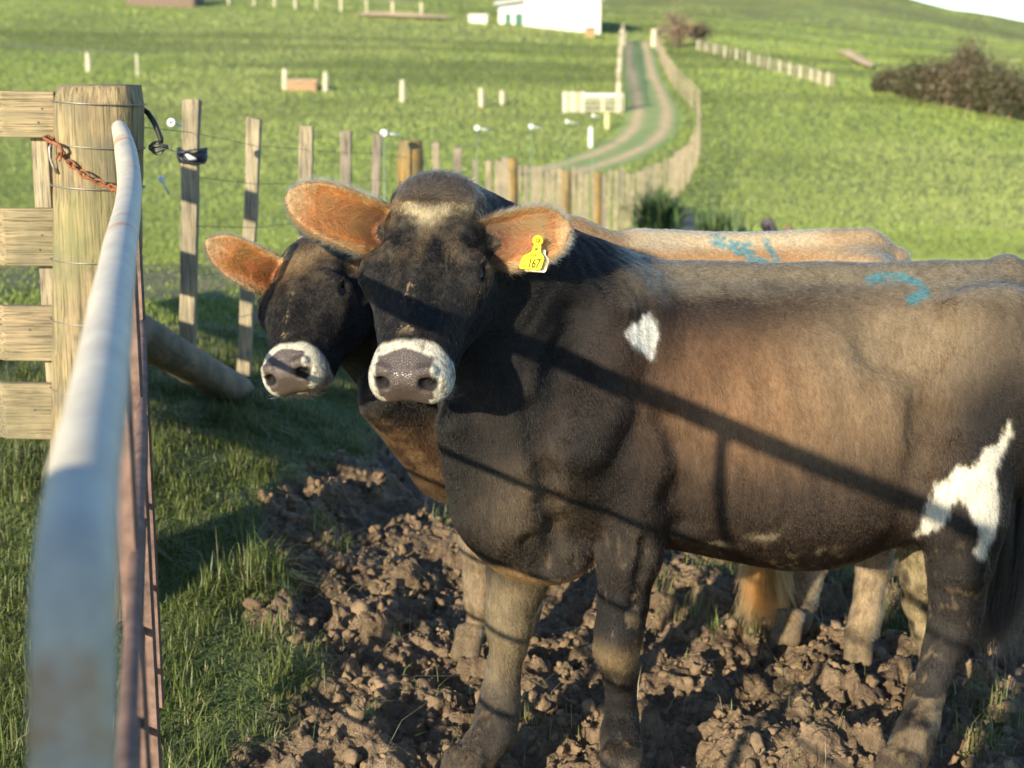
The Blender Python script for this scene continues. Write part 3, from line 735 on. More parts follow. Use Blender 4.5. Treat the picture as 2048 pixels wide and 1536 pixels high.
class Head:
    """head frame: w across, o outward from the face, t down from poll to muzzle"""
    def __init__(s, poll, muzzle, face, sc=1.0):
        s.O = np.asarray(poll, float); s.t = nrm(np.asarray(muzzle) - s.O); o = np.asarray(face, float); s.o = nrm(o - s.t * (o @ s.t)); s.w = np.cross(s.o, s.t)
        if s.w[0] < 0: s.w = -s.w
        s.sc = sc; s.R = np.stack([s.w, s.o, s.t])
    def p(s, w, o, t): return s.O + (s.w * w + s.o * o + s.t * t) * s.sc
    def loc(s, p): return (p - s.O) @ s.R.T / s.sc
    def sculpt(s, S):
        k = s.sc
        def E(c, r, kk=.03, op='u', pw=2, R=None): S.ell(s.p(*c), np.array(r) * k, s.R if R is None else R, kk, op, pw)
        def Cn(a, b, ra, rb, kk=.03, op='u'): S.cone(s.p(*a), s.p(*b), ra * k, rb * k, kk, op)
        E((0, -.085, .07), (.088, .082, .085)); E((0, -.060, .028), (.086, .048, .045), .035)
        E((0, -.068, .14), (.102, .062, .115), .03, pw=2.3)
        Cn((0, -.070, .22), (0, -.070, .36), .080, .056, .03); Cn((0, -.038, .20), (0, -.036, .385), .040, .032, .025)
        for q in (-1, 1):
            E((q * .094, -.064, .200), (.027, .034, .046), .028)
            Cn((q * .068, -.027, .158), (q * .108, -.042, .183), .018, .014, .018)       # brow
            E((q * .070, -.135, .175), (.040, .068, .095), .04); Cn((q * .052, -.170, .21), (q * .028, -.128, .37), .042, .034, .04)
            E((q * .044, -.078, .414), (.035, .042, .045), .02)
            Cn((q * .060, -.058, .25), (q * .040, -.050, .36), .030, .022, .03)
        E((0, -.060, .410), (.071, .048, .050), .020, pw=2.8)
        E((0, -.112, .402), (.050, .022, .042), .012); E((0, -.134, .362), (.044, .032, .055), .03)
        for q in (-1, 1):
            E((q * .056, .014, .275), (.026, .017, .065), .03, 's'); E((q * .128, -.070, .135), (.026, .034, .040), .03, 's')
            Cn((q * .083, -.088, .245), (q * .056, -.082, .36), .020, .016, .025)
    # nostrils, philtrum and mouth
        for q in (-1, 1):
            E((q * .040, -.034, .460), (.013, .015, .022), .006, 's'); Cn((q * .040, -.040, .462), (q * .066, -.040, .445), .0105, .006, .006, 's')
            Cn((q * .032, -.016, .436), (q * .052, -.020, .430), .008, .009, .012)
        n = 9
        mp = [(.078 * math.sin(a), -.092 - .008 * math.cos(a) * 1.0, .405 + .058 * math.cos(a) ** .7 if math.cos(a) > 0 else .405) for a in np.linspace(-1.45, 1.45, n)]
        for a, b in zip(mp[:-1], mp[1:]): Cn(a, b, .0048, .0048, .007, 's')
        s.eyes = []
        for q in (-1, 1):
            g = nrm(s.w * q * .80 + s.o * .60 + s.t * .04); e = s.p(q * .0925, -.0560, .201)
            tt = nrm(s.t - g * (g @ s.t)); R = np.stack([g, tt, np.cross(g, tt)])
            S.ell(e, (.029 * k, .034 * k, .026 * k), R, .030); S.ell(e + g * .032 * k, (.028 * k, .0235 * k, .0140 * k), R, .004, 's')
            for qq, rr_ in ((1, .0050), (-1, .0046)):
                a = [e + (g * (.0265) + tt * .0235 * math.cos(z) + np.cross(g, tt) * qq * .0158 * math.sin(z)) * k for z in np.linspace(.15, math.pi - .15, 6)]
                for u_, v_ in zip(a[:-1], a[1:]): S.cone(u_, v_, rr_ * k, rr_ * k, .006)
            s.eyes.append((e, g, R))

class Eyes: pass
def eye_mats():
    m, nt, b = newmat('dark_eye'); v = coords(nt)
    b.inputs['Base Color'].default_value = (.018, .008, .004, 1); b.inputs['Roughness'].default_value = .12; b.inputs['Coat Weight'].default_value = .3; b.inputs['Coat Roughness'].default_value = .06; b.inputs['Specular IOR Level'].default_value = .35
    return m
M_eye = eye_mats()
def iris_mat():
    m, nt, b = newmat('brown_iris'); b.inputs['Base Color'].default_value = (.055, .022, .008, 1); b.inputs['Roughness'].default_value = .12; b.inputs['Coat Weight'].default_value = 1; b.inputs['Coat Roughness'].default_value = .03
    return m
M_iris = iris_mat()

def hide_mat():
    m, nt, b = newmat('short_haired_hide'); v = coords(nt, 'Object')
    c = N(nt, 'ShaderNodeAttribute', attribute_name='col').outputs['Color']; pad = N(nt, 'ShaderNodeAttribute', attribute_name='pad').outputs['Fac']
    st = noise(nt, coords(nt, 'Object', (160, 160, 26)), 1.0, 3, .7); f2 = noise(nt, v, 240, 2, .6)
    cc = mixc(nt, ramp(nt, st, [(.3, .45), (.6, 0)]), c, (.0, .0, .0))
    vor = N(nt, 'ShaderNodeTexVoronoi', {'Vector': v, 'Scale': 230.0}, feature='DISTANCE_TO_EDGE').outputs['Distance']
    pc = mixc(nt, ramp(nt, vor, [(.0, .75), (.12, 0)]), c, (.015, .012, .012))
    nt.links.new(mixc(nt, pad, cc, pc), b.inputs['Base Color'])
    r = N(nt, 'ShaderNodeMapRange', {0: pad, 3: .7, 4: .42}); nt.links.new(r.outputs[0], b.inputs['Roughness'])
    r = N(nt, 'ShaderNodeMapRange', {0: pad, 3: .2, 4: .55}); nt.links.new(r.outputs[0], b.inputs['Specular IOR Level'])
    h = N(nt, 'ShaderNodeMix', {0: pad, 2: st, 3: ramp(nt, vor, [(0, 0), (.16, 1)])}).outputs[0]
    bump(nt, b, h, .45, .0018); return m
M_hide = hide_mat()
def fur_mat(name, rough=.35):
    m = bpy.data.materials.new(name); m.use_nodes = True; nt = m.node_tree; nt.nodes.remove(nt.nodes['Principled BSDF'])
    c = N(nt, 'ShaderNodeAttribute', attribute_name='col').outputs['Color']
    h = nt.nodes.new('ShaderNodeBsdfHairPrincipled'); h.parametrization = 'COLOR'
    nt.links.new(c, h.inputs['Color']); h.inputs['Roughness'].default_value = rough; h.inputs['Radial Roughness'].default_value = .5
    h.inputs['Coat'].default_value = 0; h.inputs['IOR'].default_value = 1.45; h.inputs['Random Roughness'].default_value = .3
    nt.links.new(h.outputs[0], nt.nodes['Material Output'].inputs[0]); return m
M_fur = fur_mat('fur')
SC.cycles_curves.shape = 'RIBBONS'; SC.cycles_curves.subdivisions = 1

def fur(name, parent, root, nor, flow, length, col, lift=.35, rad=.00034, curl=.12, K=4, wild=.25):
    n = len(root); 
    fl = flow - nor * (flow * nor).sum(1, keepdims=True); fl /= np.linalg.norm(fl, axis=1, keepdims=True) + 1e-9
    rnd = RNG.normal(0, 1, (n, 3)); side = np.cross(nor, fl)
    d = fl + side * (RNG.normal(0, wild, n))[:, None] + nor * (lift * RNG.uniform(.5, 1.5, n))[:, None]
    d /= np.linalg.norm(d, axis=1, keepdims=True); L = (length * RNG.uniform(.65, 1.2, n))[:, None]
    pts = np.zeros((n, K, 3)); pts[:, 0] = root - nor * .001
    for k in range(1, K):
        t = k / (K - 1); pts[:, k] = root + d * L * t - nor * L * lift * .55 * t * t + rnd * L * curl * t * t * .5
    pts -= np.array(parent.location)
    c = bpy.data.hair_curves.new(name); c.add_curves([K] * n)
    c.attributes['position'].data.foreach_set('vector', pts.astype(np.float32).ravel())
    r = c.attributes.new('radius', 'FLOAT', 'POINT')
    rr = np.tile(np.linspace(1, .3, K), (n, 1)) * (rad * np.ones(n))[:, None]; r.data.foreach_set('value', rr.astype(np.float32).ravel())
    ca = c.attributes.new('col', 'FLOAT_COLOR', 'CURVE'); cc = np.ones((n, 4), np.float32); cc[:, :3] = np.clip(col * RNG.uniform(.45, 1.7, (n, 1)), 0, .95); ca.data.foreach_set('color', cc.ravel())
    c.materials.append(M_fur); o = bpy.data.objects.new(name, c); SC.collection.objects.link(o); o.parent = parent; return o

def sample(V, Q, Nn, wgt, n):
    a = V[Q[:, 0]]; b = V[Q[:, 1]]; c = V[Q[:, 2]]; d = V[Q[:, 3]]
    ar = .5 * (np.linalg.norm(np.cross(b - a, c - a), axis=1) + np.linalg.norm(np.cross(c - a, d - a), axis=1))
    w = ar * wgt[Q].mean(1); i = RNG.choice(len(Q), n, p=w / w.sum()); u = RNG.random((n, 1)); v = RNG.random((n, 1)); q = Q[i]
    f = lambda X: (X[q[:, 0]] * (1 - u) * (1 - v) + X[q[:, 1]] * u * (1 - v) + X[q[:, 2]] * u * v + X[q[:, 3]] * (1 - u) * v)
    return f, ar.sum()

def disp(p, g, H):
    """slack skin: soft ribs and muscle, creases on the neck, folds round the eyes"""
    d = fbm3(p * 9, 2, 51) * .0045 + fbm3(p * 26, 2, 53) * .0016
    L = H.loc(p); neck = np.exp(-((L[:, 1] + .26) / .09) ** 2) * (L[:, 2] > -.12) * (L[:, 2] < .45)
    d = d + neck * .0014 * np.sin((L[:, 1] * 1.0 + L[:, 2] * .35 + fbm3(p * 8, 2, 55) * .05) * 2 * math.pi / .034)
    for e, gz, R in H.eyes:
        q = p - e; r = np.linalg.norm(q, axis=1); up = np.clip(-(q @ H.t) / (r + 1e-6) * .5 + .6, 0, 1)
        d = d + .0009 * (R[2] @ q.T * 0 + 1) * np.sin((r + .25 * (q @ H.t)) * 2 * math.pi / .0095) * smooth(.034, .042, r) * (1 - smooth(.058, .078, r)) * (q @ gz < .02) * up
    fl = (p[:, 0] - H.O[0]) ; rib = smooth(.45, .55, fl) * (1 - smooth(.85, .95, fl)) * smooth(.55, .65, p[:, 2]) * (1 - smooth(.88, .95, p[:, 2]))
    return d + rib * .0014 * np.sin((p[:, 0] + .25 * p[:, 2]) * 2 * math.pi / .075) * (np.abs(g[:, 1]) > .5)
def build_cow(name, label, S, H, lo, hi, h, colour, flow, furlen, nfur, ears, loc, fcol=1.0):
    V, Q = S.mesh(lo, hi, h)
    # finer faces on the head
    hc = H.p(0, -.06, .24)
    me = bpy.data.meshes.new('tmp'); me.from_pydata(V.tolist(), [], Q.tolist())
    import bmesh
    bm = bmesh.new(); bm.from_mesh(me); bpy.data.meshes.remove(me)
    sel = set(np.nonzero(np.linalg.norm(V - hc, axis=1) < .27)[0].tolist()); bm.verts.ensure_lookup_table()
    ed = [e for e in bm.edges if e.verts[0].index in sel and e.verts[1].index in sel]
    bmesh.ops.subdivide_edges(bm, edges=ed, cuts=1, use_grid_fill=True)
    ng = [f for f in bm.faces if len(f.verts) > 4]
    bmesh.ops.triangulate(bm, faces=ng)
    me = bpy.data.meshes.new(name + '_body'); bm.to_mesh(me); bm.free()
    n = len(me.vertices); V = np.empty(n * 3); me.vertices.foreach_get('co', V); V = V.reshape(-1, 3)
    for _ in range(2):
        g, m = S.grad(V); d = S(V); V = V - g * np.clip(d / np.maximum(m, .5), -h, h)[:, None]
    V = V + g * disp(V, g, H)[:, None]
    g, m = S.grad(V, .003)
    root = thing(name, label, 'calf', loc)
    me.vertices.foreach_set('co', (V - np.array(loc)).astype(np.float32).ravel())
    ls = np.empty(len(me.polygons), np.int32); me.polygons.foreach_get('loop_total', ls); st = np.empty(len(me.polygons), np.int32); me.polygons.foreach_get('loop_start', st)
    li = np.empty(len(me.loops), np.int32); me.loops.foreach_get('vertex_index', li)
    q4 = np.stack([li[st], li[st + 1], li[st + 2], li[np.where(ls > 3, st + 3, st + 2)]], 1)
    me.polygons.foreach_set('use_smooth', np.ones(len(ls), bool))
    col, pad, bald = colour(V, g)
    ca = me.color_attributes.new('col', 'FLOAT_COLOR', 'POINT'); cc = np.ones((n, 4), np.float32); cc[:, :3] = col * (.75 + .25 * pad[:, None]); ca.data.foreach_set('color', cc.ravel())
    at = me.attributes.new('pad', 'FLOAT', 'POINT'); at.data.foreach_set('value', pad.astype(np.float32))
    me.materials.append(M_hide); me.update()
    ob = bpy.data.objects.new('body', me); SC.collection.objects.link(ob); ob.parent = root
    # eyes
    for e, gz, R in H.eyes:
        bm = bmesh.new(); bmesh.ops.create_uvsphere(bm, u_segments=32, v_segments=24, radius=.0292 * H.sc)
        m2 = bpy.data.meshes.new('eyeball'); bm.to_mesh(m2); bm.free(); m2.materials.append(M_eye); m2.polygons.foreach_set('use_smooth', np.ones(len(m2.polygons), bool))
        o = bpy.data.objects.new('eyeball', m2); o.location = e - np.array(loc); SC.collection.objects.link(o); o.parent = root
    # fur
    wgt = (1 - pad) * (1 - bald)
    f, area = sample(V, q4, g, wgt, nfur)
    r = f(V); nn = f(g); nn /= np.linalg.norm(nn, axis=1, keepdims=True) + 1e-9; c0 = f(col) * fcol
    fl = flow(r, nn); L, lift, wild = furlen(r)
    st = fbm3(r * [90, 90, 22], 2, 33); c0 = np.clip(c0, 0, 1) ** 1.28 * (1 + .8 * st)[:, None]
    o = fur('fur', root, r, nn, fl, L, c0, lift=lift, wild=wild) if np.isscalar(lift) else fur('fur', root, r, nn, fl, L, c0, lift=.35, wild=wild)
    print(name, 'verts', n, 'area', round(float(area), 2)); return root, V, q4, g, col

# ------------------------------------------------------------------ colour helpers
def leg(S, pts, k=.02): S.chain([(P(u, v, y), r) for u, v, y, r in pts], k)
def hoof(S, u, v, y, r=.043, yaw=-1.57):
    """two claws"""
    c = P(u, v, y); c[2] = max(c[2], .035); f = np.array([math.cos(yaw), math.sin(yaw), 0]); sd = np.array([-f[1], f[0], 0])
    for q in (-1, 1): S.cone(c + sd * q * r * .42 + [0, 0, .02], c + sd * q * r * .5 + f * .045 - [0, 0, .022], r * .62, r * .56, .012)
def onsurf(S, u, v, dep=0., y0=2.5, y1=3.7):
    ys = np.linspace(y0, y1, 800); pts = np.array([P(u, v, y) for y in ys]); d = S(pts); i = int(np.argmax(d < 0)) if (d < 0).any() else 400
    return P(u, v, ys[i] + dep)
def groove(S, uv, r, dep, k=.035, op='s'):
    pts = [onsurf(S, u, v, dep) for u, v in uv]
    for a, b in zip(pts[:-1], pts[1:]): S.cone(a, b, r, r, k, op)
def mixn(a, b, t): t = np.asarray(t)[..., None]; return a * (1 - t) + np.array(b) * t
def pdist(px, pz, poly): return polydist(px, pz, poly)
def xz(pts, y): return np.array([P(u, v, y)[[0, 2]] for u, v in pts])
def linedist(x, z, pts):
    d = np.full(x.shape, 9.)
    for (ax, az), (bx, bz) in zip(pts[:-1], pts[1:]):
        ex, ez = bx - ax, bz - az; t = np.clip(((x - ax) * ex + (z - az) * ez) / (ex * ex + ez * ez), 0, 1)
        d = np.minimum(d, np.hypot(x - ax - ex * t, z - az - ez * t))
    return d
TEAL = (.035, .27, .33)
MUDC = (.17, .125, .075)

def head_colour(H, p, col, tan=.0):
    """face markings in the head frame; returns colour, pad mask, white ring mask and inside-the-head mask"""
    L = H.loc(p); w, o, t = L.T; n1 = fbm3(p * 35, 3, 4); n2 = fbm3(p * 120, 2, 9)
    on = (t > -.12) & (t < .50) & (np.abs(w) < .14) & (o > -.24)
    aw = np.abs(w)
    # face base
    c = mixn(np.tile((.013, .0115, .0105), (len(p), 1)), (.042, .030, .020), smooth(.1, .6, n1) * .5)
    c = mixn(c, (.115, .080, .045), (1 - smooth(.0, .022, aw + n2 * .008)) * smooth(.09, .12, t) * (1 - smooth(.17, .24, t)) * .8)
    c = mixn(c, (.12, .088, .052), (1 - smooth(.17, .27, t + aw * .3)) * smooth(-.4, .4, n1 + .3 * n2) * .60 * (o > -.09)); c = mixn(c, (.06, .050, .040), smooth(.0, .35, n2) * smooth(.05, .1, t) * .35 * (o > -.08))  # brownish forehead, lightened further to paint in its sunlit sheen
    # cream band, dark top tuft in front of it
    bandt = .094 - .85 * np.clip(aw - .012, 0, .06) + n2 * .010
    band = np.exp(-((t - bandt) / (.020 + .10 * aw)) ** 2) * (aw < .082) * (o > -.075)
    c = mixn(c, (.50, .41, .24), np.clip(band * (.8 + .3 * n1), 0, 1) * (1 - tan))
    top = (1 - smooth(.055, .078, t + 1.3 * np.maximum(aw - .022, 0) + n2 * .012))
    c = mixn(c, (.065, .048, .034), top * (o > -.12))
    # mud flecks down the middle of the nose
    n4 = fbm3(p * 210, 2, 19); n6 = fbm3(p * 45, 2, 23); fl = smooth(.34, .60, .75 * n4 + .9 * n6 + .25 - ((w + .004) / .020) ** 2 * .5) * .85 * smooth(.21, .24, t) * (1 - smooth(.345, .37, t))
    c = mixn(c, (.33, .25, .13), fl * (o > -.06) * .8)
    # skin round the eyes
    for e, g, R in H.eyes:
        d = np.linalg.norm(p - e, axis=1); c = mixn(c, (.010, .008, .007), (1 - smooth(.030, .038, d)) * .95)
    # white muzzle ring and bare grey nose pad
    ring = smooth(.368, .382, t + n1 * .006 - .35 * np.maximum(aw - .05, 0)) * (o > -.20)
    rc = mixn(np.tile((.66, .62, .50), (len(p), 1)), (.22, .17, .12), smooth(.25, .5, n2 + n1 * .3) * .7)
    c = mixn(c, rc, 0)
    c = c * (1 - ring[:, None]) + rc * ring[:, None]
    padd = np.minimum(.054 - aw * (1 + .25 * (o < -.07)), np.minimum((t - .402) * 1.0 + np.clip(.01 - aw * .2, -1, 1), (o + .096)))
    pad = smooth(-.003, .004, padd + n2 * .002) * (t > .385)
    pc = mixn(np.tile((.085, .064, .054), (len(p), 1)), (.15, .105, .07), smooth(-.04, -.10, o) * .7 + .2 * smooth(0, .4, n1))
    c = c * (1 - pad[:, None]) + pc * pad[:, None]
    lip = np.exp(-((o + .106) / .009) ** 2) * (t > .41) * (aw < .075); c = mixn(c, (.23, .13, .07), lip * .7)
    chin = (o < -.112) * (t > .37) * (1 - smooth(.035, .06, aw)); c = mixn(c, (.34, .22, .11), chin * .6)
    nos = np.zeros(len(p))
    for q in (-1, 1): nos = np.maximum(nos, 1 - smooth(.0095, .014, np.linalg.norm((L - [q * .048, -.038, .452]) / [1.7, 1.3, 1.5], axis=1)))
    c = mixn(c, (.006, .004, .004), nos * .97)
    inh = on * smooth(-.10, -.04, t + .0) * smooth(-.21, -.15, o + .12 * 0)
    return c, pad * on * (1 - nos), ring * on, on, L
def ear_colour(E, p, col, inside=(.52, .235, .095), deep=(.30, .085, .03)):
    q = p - E['O']; a = q @ E['A'] / E['L']; b = q @ E['B']; n = q @ E['N']; nn = fbm3(p * 90, 2, 3)
    n0 = E['cup'] * b * b * (1 - .5 * np.clip(a, 0, 1)) - .9 * (a - .5) ** 2 * .03
    on = (a > .04) & (a < 1.1) & (np.abs(b) < E['W'] * 1.25) & (np.abs(n - n0) < .016); a_ = np.clip(a, 0, 1); w = E['W'] * np.sqrt(np.clip(1 - (np.abs(a_ - .62) / np.where(a_ > .62, .39, .66)) ** 2.4, .01, 1))
    edge = np.clip(np.abs(b) / w, 0, 1.2); front = (n - n0) > -.001
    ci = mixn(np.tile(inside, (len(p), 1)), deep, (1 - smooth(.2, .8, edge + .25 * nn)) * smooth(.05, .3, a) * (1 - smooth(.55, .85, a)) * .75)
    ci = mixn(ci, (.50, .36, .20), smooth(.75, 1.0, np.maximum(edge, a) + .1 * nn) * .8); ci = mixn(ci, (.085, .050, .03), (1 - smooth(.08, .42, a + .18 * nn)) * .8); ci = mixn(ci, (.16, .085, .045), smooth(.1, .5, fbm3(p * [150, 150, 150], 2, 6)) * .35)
    back = np.tile((.09, .055, .032), (len(p), 1)); back = mixn(back, (.30, .19, .10), smooth(.8, 1., np.maximum(edge, a)))
    c = np.where(front[:, None], ci, back); m = on * smooth(.04, .12, a)
    return col * (1 - m[:, None]) + c * m[:, None], on & front, a, edge

# ================================================================== FRONT CALF
def front_calf():
    H = Head(P(868, 350, 2.96), P(800, 744, 2.68), (-.20, -1, .42), .97); S = Sculpt()
    S.loft([(-.04, .98, .60, .12, 3.14), (.05, 1.055, .50, .175, 3.18), (.18, 1.082, .45, .205, 3.23), (.35, 1.062, .455, .235, 3.28), (.50, 1.048, .415, .262, 3.30), (.63, 1.043, .392, .272, 3.32), (.75, 1.043, .405, .265, 3.33),
            (.87, 1.047, .47, .24, 3.34), (.98, 1.055, .56, .205, 3.35), (1.08, 1.055, .66, .175, 3.36), (1.13, 1.03, .74, .14, 3.365)])
    # neck, crest, throat and dewlap
    S.cone(H.p(0, -.13, .06), (.16, 3.22, .92), .105, .185, .06); S.cone(H.p(0, -.20, .10), (.04, 3.12, .76), .085, .185, .07)
    S.cone(H.p(0, -.12, -.01), (.20, 3.26, 1.02), .055, .075, .05)
    S.cone(P(905, 850, 2.98), P(965, 1010, 3.05), .03, .06, .06); S.ell(P(1020, 1010, 3.08), (.10, .12, .14), None, .06); S.ell(P(1095, 1110, 3.10), (.09, .10, .055), None, .05)
    S.ell(P(975, 960, 3.12), (.055, .10, .12), None, .05)
    # shoulder blade, point of shoulder, upper arm
    S.ell(P(1235, 760, 3.14), (.10, .075, .23), None, .05); S.ell(P(1180, 930, 3.09), (.085, .07, .12), None, .05); S.ell(P(1290, 985, 3.10), (.085, .062, .085), None, .035)
    S.ell((.10, 3.34, .72), (.10, .07, .20), None, .05)
    # fore legs
    leg(S, [(1268, 1000, 3.09, .078), (1258, 1110, 3.085, .066), (1245, 1207, 3.085, .051), (1238, 1258, 3.08, .0485), (1233, 1300, 3.08, .046), (1240, 1345, 3.09, .034), (1242, 1395, 3.10, .029), (1244, 1432, 3.10, .032), (1242, 1468, 3.08, .041), (1243, 1505, 3.06, .040), (1240, 1530, 3.045, .044)])
    hoof(S, 1240, 1548, 3.03)
    S.ell(P(1233, 1285, 3.052), (.034, .03, .040), None, .015); S.cone(P(1262, 1300, 3.13), P(1262, 1440, 3.13), .013, .013, .012); S.cone(P(1272, 1462, 3.10), P(1276, 1472, 3.09), .013, .009, .006); S.cone(P(1212, 1466, 3.10), P(1208, 1476, 3.09), .011, .008, .006)
    leg(S, [(1035, 1075, 3.17, .075), (1034, 1160, 3.17, .060), (1022, 1210, 3.16, .050), (1019, 1255, 3.155, .046), (1017, 1298, 3.15, .035), (1006, 1340, 3.15, .034), (1001, 1386, 3.14, .037), (994, 1428, 3.12, .043), (984, 1470, 3.09, .044), (962, 1500, 3.06, .042), (944, 1525, 3.04, .044)])
    hoof(S, 930, 1546, 3.02, yaw=-1.9); S.cone(P(1013, 1476, 3.10), P(1016, 1484, 3.085), .014, .009, .006)
    # hind quarters
    S.ell((1.03, 3.20, .80), (.15, .105, .24), None, .06); S.ell((1.03, 3.50, .80), (.15, .105, .24), None, .06)
    S.ell(P(1935, 1010, 3.12), (.085, .075, .15), None, .05); S.ell(P(1870, 985, 3.13), (.06, .06, .12), None, .05)
    leg(S, [(1925, 1040, 3.13, .088), (1921, 1120, 3.12, .066), (1914, 1180, 3.14, .053), (1912, 1222, 3.155, .051), (1905, 1262, 3.15, .047), (1886, 1302, 3.14, .038), (1870, 1345, 3.12, .034), (1858, 1386, 3.10, .028), (1845, 1425, 3.08, .032), (1832, 1462, 3.06, .041), (1818, 1500, 3.045, .042), (1806, 1528, 3.03, .045)])
    S.cone(P(1948, 1190, 3.17), P(1925, 1270, 3.16), .022, .020, .02); hoof(S, 1795, 1548, 3.01, yaw=-2.1)
    leg(S, [(1880, 1000, 3.46, .09), (1850, 1090, 3.46, .062), (1845, 1150, 3.47, .048), (1848, 1200, 3.49, .044), (1858, 1260, 3.49, .038), (1866, 1310, 3.48, .030), (1866, 1352, 3.46, .036), (1858, 1392, 3.44, .040)])
    hoof(S, 1852, 1412, 3.42, yaw=-2.0)
    for q in (-1, 1): S.ell((.955, 3.35 + q * .165, .985), (.05, .035, .035), None, .05); S.ell((1.12, 3.365 + q * .085, .955), (.04, .035, .035), None, .04)
    S.cone((.30, 3.265, 1.045), (1.10, 3.36, 1.035), .028, .028, .04)                # backbone
    S.cone((1.09, 3.365, 1.045), (1.165, 3.385, 1.00), .034, .030, .03); S.chain([((1.165, 3.385, 1.0), .028), ((1.20, 3.40, .85), .022), ((1.17, 3.42, .62), .018), ((1.13, 3.42, .50), .016)], .02)
    S.cone(P(1790, 1060, 3.18), P(1860, 985, 3.12), .018, .03, .05)
    groove(S, [(1338, 840), (1348, 900), (1354, 980), (1364, 1055)], .020, -.010, .045)
    groove(S, [(1098, 950), (1104, 1000), (1110, 1060), (1112, 1100)], .014, -.006, .035)
    groove(S, [(1062, 830), (1085, 900), (1098, 950)], .014, -.008, .04)
    groove(S, [(1848, 760), (1862, 840), (1858, 920)], .020, -.013, .06)
    groove(S, [(1290, 1085), (1282, 1150), (1270, 1215)], .008, -.003, .02)
    groove(S, [(1228, 630), (1222, 720), (1205, 830), (1180, 900)], .026, .020, .06, 'u')
    groove(S, [(1150, 640), (1128, 740), (1110, 850)], .018, -.010, .06)
    S.ell(onsurf(S, 1800, 680, -.018), (.085, .030, .070), None, .05, 's'); S.ell(onsurf(S, 1270, 930, .03), (.07, .045, .07), None, .04)
    groove(S, [(1060, 1090), (1090, 1135), (1150, 1135)], .012, -.005, .03)                    # flank fold
    H.sculpt(S)
    rt = H.p(.088, -.105, .095); lt = H.p(-.088, -.105, .075)
    E1 = S.ear(lt, P(584, 394, 2.94) - lt, (.05, -1, .10), np.linalg.norm(P(584, 394, 2.94) - lt), .050)
    E2 = S.ear(rt, P(1136, 453, 2.93) - rt, (-.30, -1, -.05), np.linalg.norm(P(1136, 453, 2.93) - rt), .051)
    S.cone(H.p(-.07, -.11, .08), lt + E1['A'] * .03, .036, .012, .03); S.cone(H.p(.07, -.11, .10), rt + E2['A'] * .03, .036, .012, .03)
    patch = xz([(1249, 655), (1262, 640), (1275, 652), (1286, 630), (1300, 627), (1311, 652), (1313, 682), (1301, 714), (1286, 702), (1264, 683)], 3.07)
    thigh = xz([(2023, 846), (2029, 872), (2003, 915), (1985, 945), (1992, 985), (1986, 1040), (1962, 1112), (1941, 1095), (1955, 1055), (1938, 1035), (1924, 1005), (1912, 987), (1897, 1000), (1882, 1040), (1836, 1078), (1848, 1015), (1872, 962), (1890, 958), (1912, 932), (1945, 930), (1963, 903), (2003, 888)], 3.08)
    num = [(u, v) for u, v in ((1738, 559), (1775, 556), (1810, 557), (1834, 566), (1841, 578), (1832, 588), (1806, 592))]
    nump = xz(num, 3.27)
    def colour(p, nr):
        x, y, z = p.T; n1 = fbm3(p * 6, 3, 1); n2 = fbm3(p * [60, 60, 25], 3, 5); n3 = fbm3(p * 22, 3, 8)
        BLK = (.013, .011, .010); c = np.tile(BLK, (len(p), 1))
        def G(cx, cz, sx, sz, r=0):
            dx, dz = x - cx, z - cz; a, b = dx * math.cos(r) + dz * math.sin(r), -dx * math.sin(r) + dz * math.cos(r)
            return np.exp(-(a / sx) ** 2 - (b / sz) ** 2)
        nz = 1 + n1 * .35
        c = mixn(c, (.36, .195, .090), np.clip(G(.53, .80, .18, .15) * 1.0 * nz, 0, 1)); c = mixn(c, (.23, .172, .108), np.clip(G(.80, .92, .24, .12, .2) * nz, 0, .95)); c = mixn(c, (.25, .165, .09), np.clip(G(.72, .74, .20, .14) * nz * .75, 0, .8))
        c = mixn(c, (.15, .082, .042), np.clip(G(.38, .92, .13, .12) * .9, 0, .75)); c = mixn(c, (.045, .031, .022), np.clip(G(.58, .58, .30, .14) * 1.0 * nz, 0, .85))
        c = mixn(c, (.016, .012, .010), np.clip(G(.42, 1.0, .16, .06) * .9 * nz, 0, .9)); c = mixn(c, (.014, .011, .010), np.clip(G(1.02, .74, .10, .14, -.3) * 1.25, 0, .95))
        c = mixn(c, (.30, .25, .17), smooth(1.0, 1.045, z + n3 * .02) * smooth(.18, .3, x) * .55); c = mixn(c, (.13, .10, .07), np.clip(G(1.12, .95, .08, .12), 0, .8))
        c = mixn(c, (.042, .030, .021), smooth(-.1, .5, n1) * (x < .35) * .5)
        c = mixn(c, (.105, .078, .050), np.clip(G(.03, .60, .10, .10) * nz, 0, .9) * (y < 3.22)); c = mixn(c, (.42, .27, .14), (1 - smooth(.468, .492, z + n3 * .01)) * (x < .19) * (x > -.08) * (z > .40) * smooth(-.2, -.7, nr[:, 2]))
        # legs
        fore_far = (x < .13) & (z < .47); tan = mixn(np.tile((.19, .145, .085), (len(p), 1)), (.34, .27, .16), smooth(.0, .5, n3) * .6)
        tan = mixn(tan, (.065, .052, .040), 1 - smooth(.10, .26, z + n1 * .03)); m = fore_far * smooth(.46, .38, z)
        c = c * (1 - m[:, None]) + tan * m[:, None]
        m = ((x > .13) & (x < .36) & (z < .42)) * np.exp(-((z - .265 + n3 * .02) / .035) ** 2); c = mixn(c, (.26, .185, .10), np.clip(m * 1.2, 0, 1) * (.7 + .3 * n3))
        hf = (x > .7) & (x < 1.03) & (z < .50) & (y > 3.33); c = mixn(c, (.34, .27, .15), hf * smooth(.50, .44, z) * smooth(-.3, .3, n3 + .15)); c = mixn(c, (.045, .038, .032), ((x > .7) & (z < .45) & (y < 3.33)) * .7)
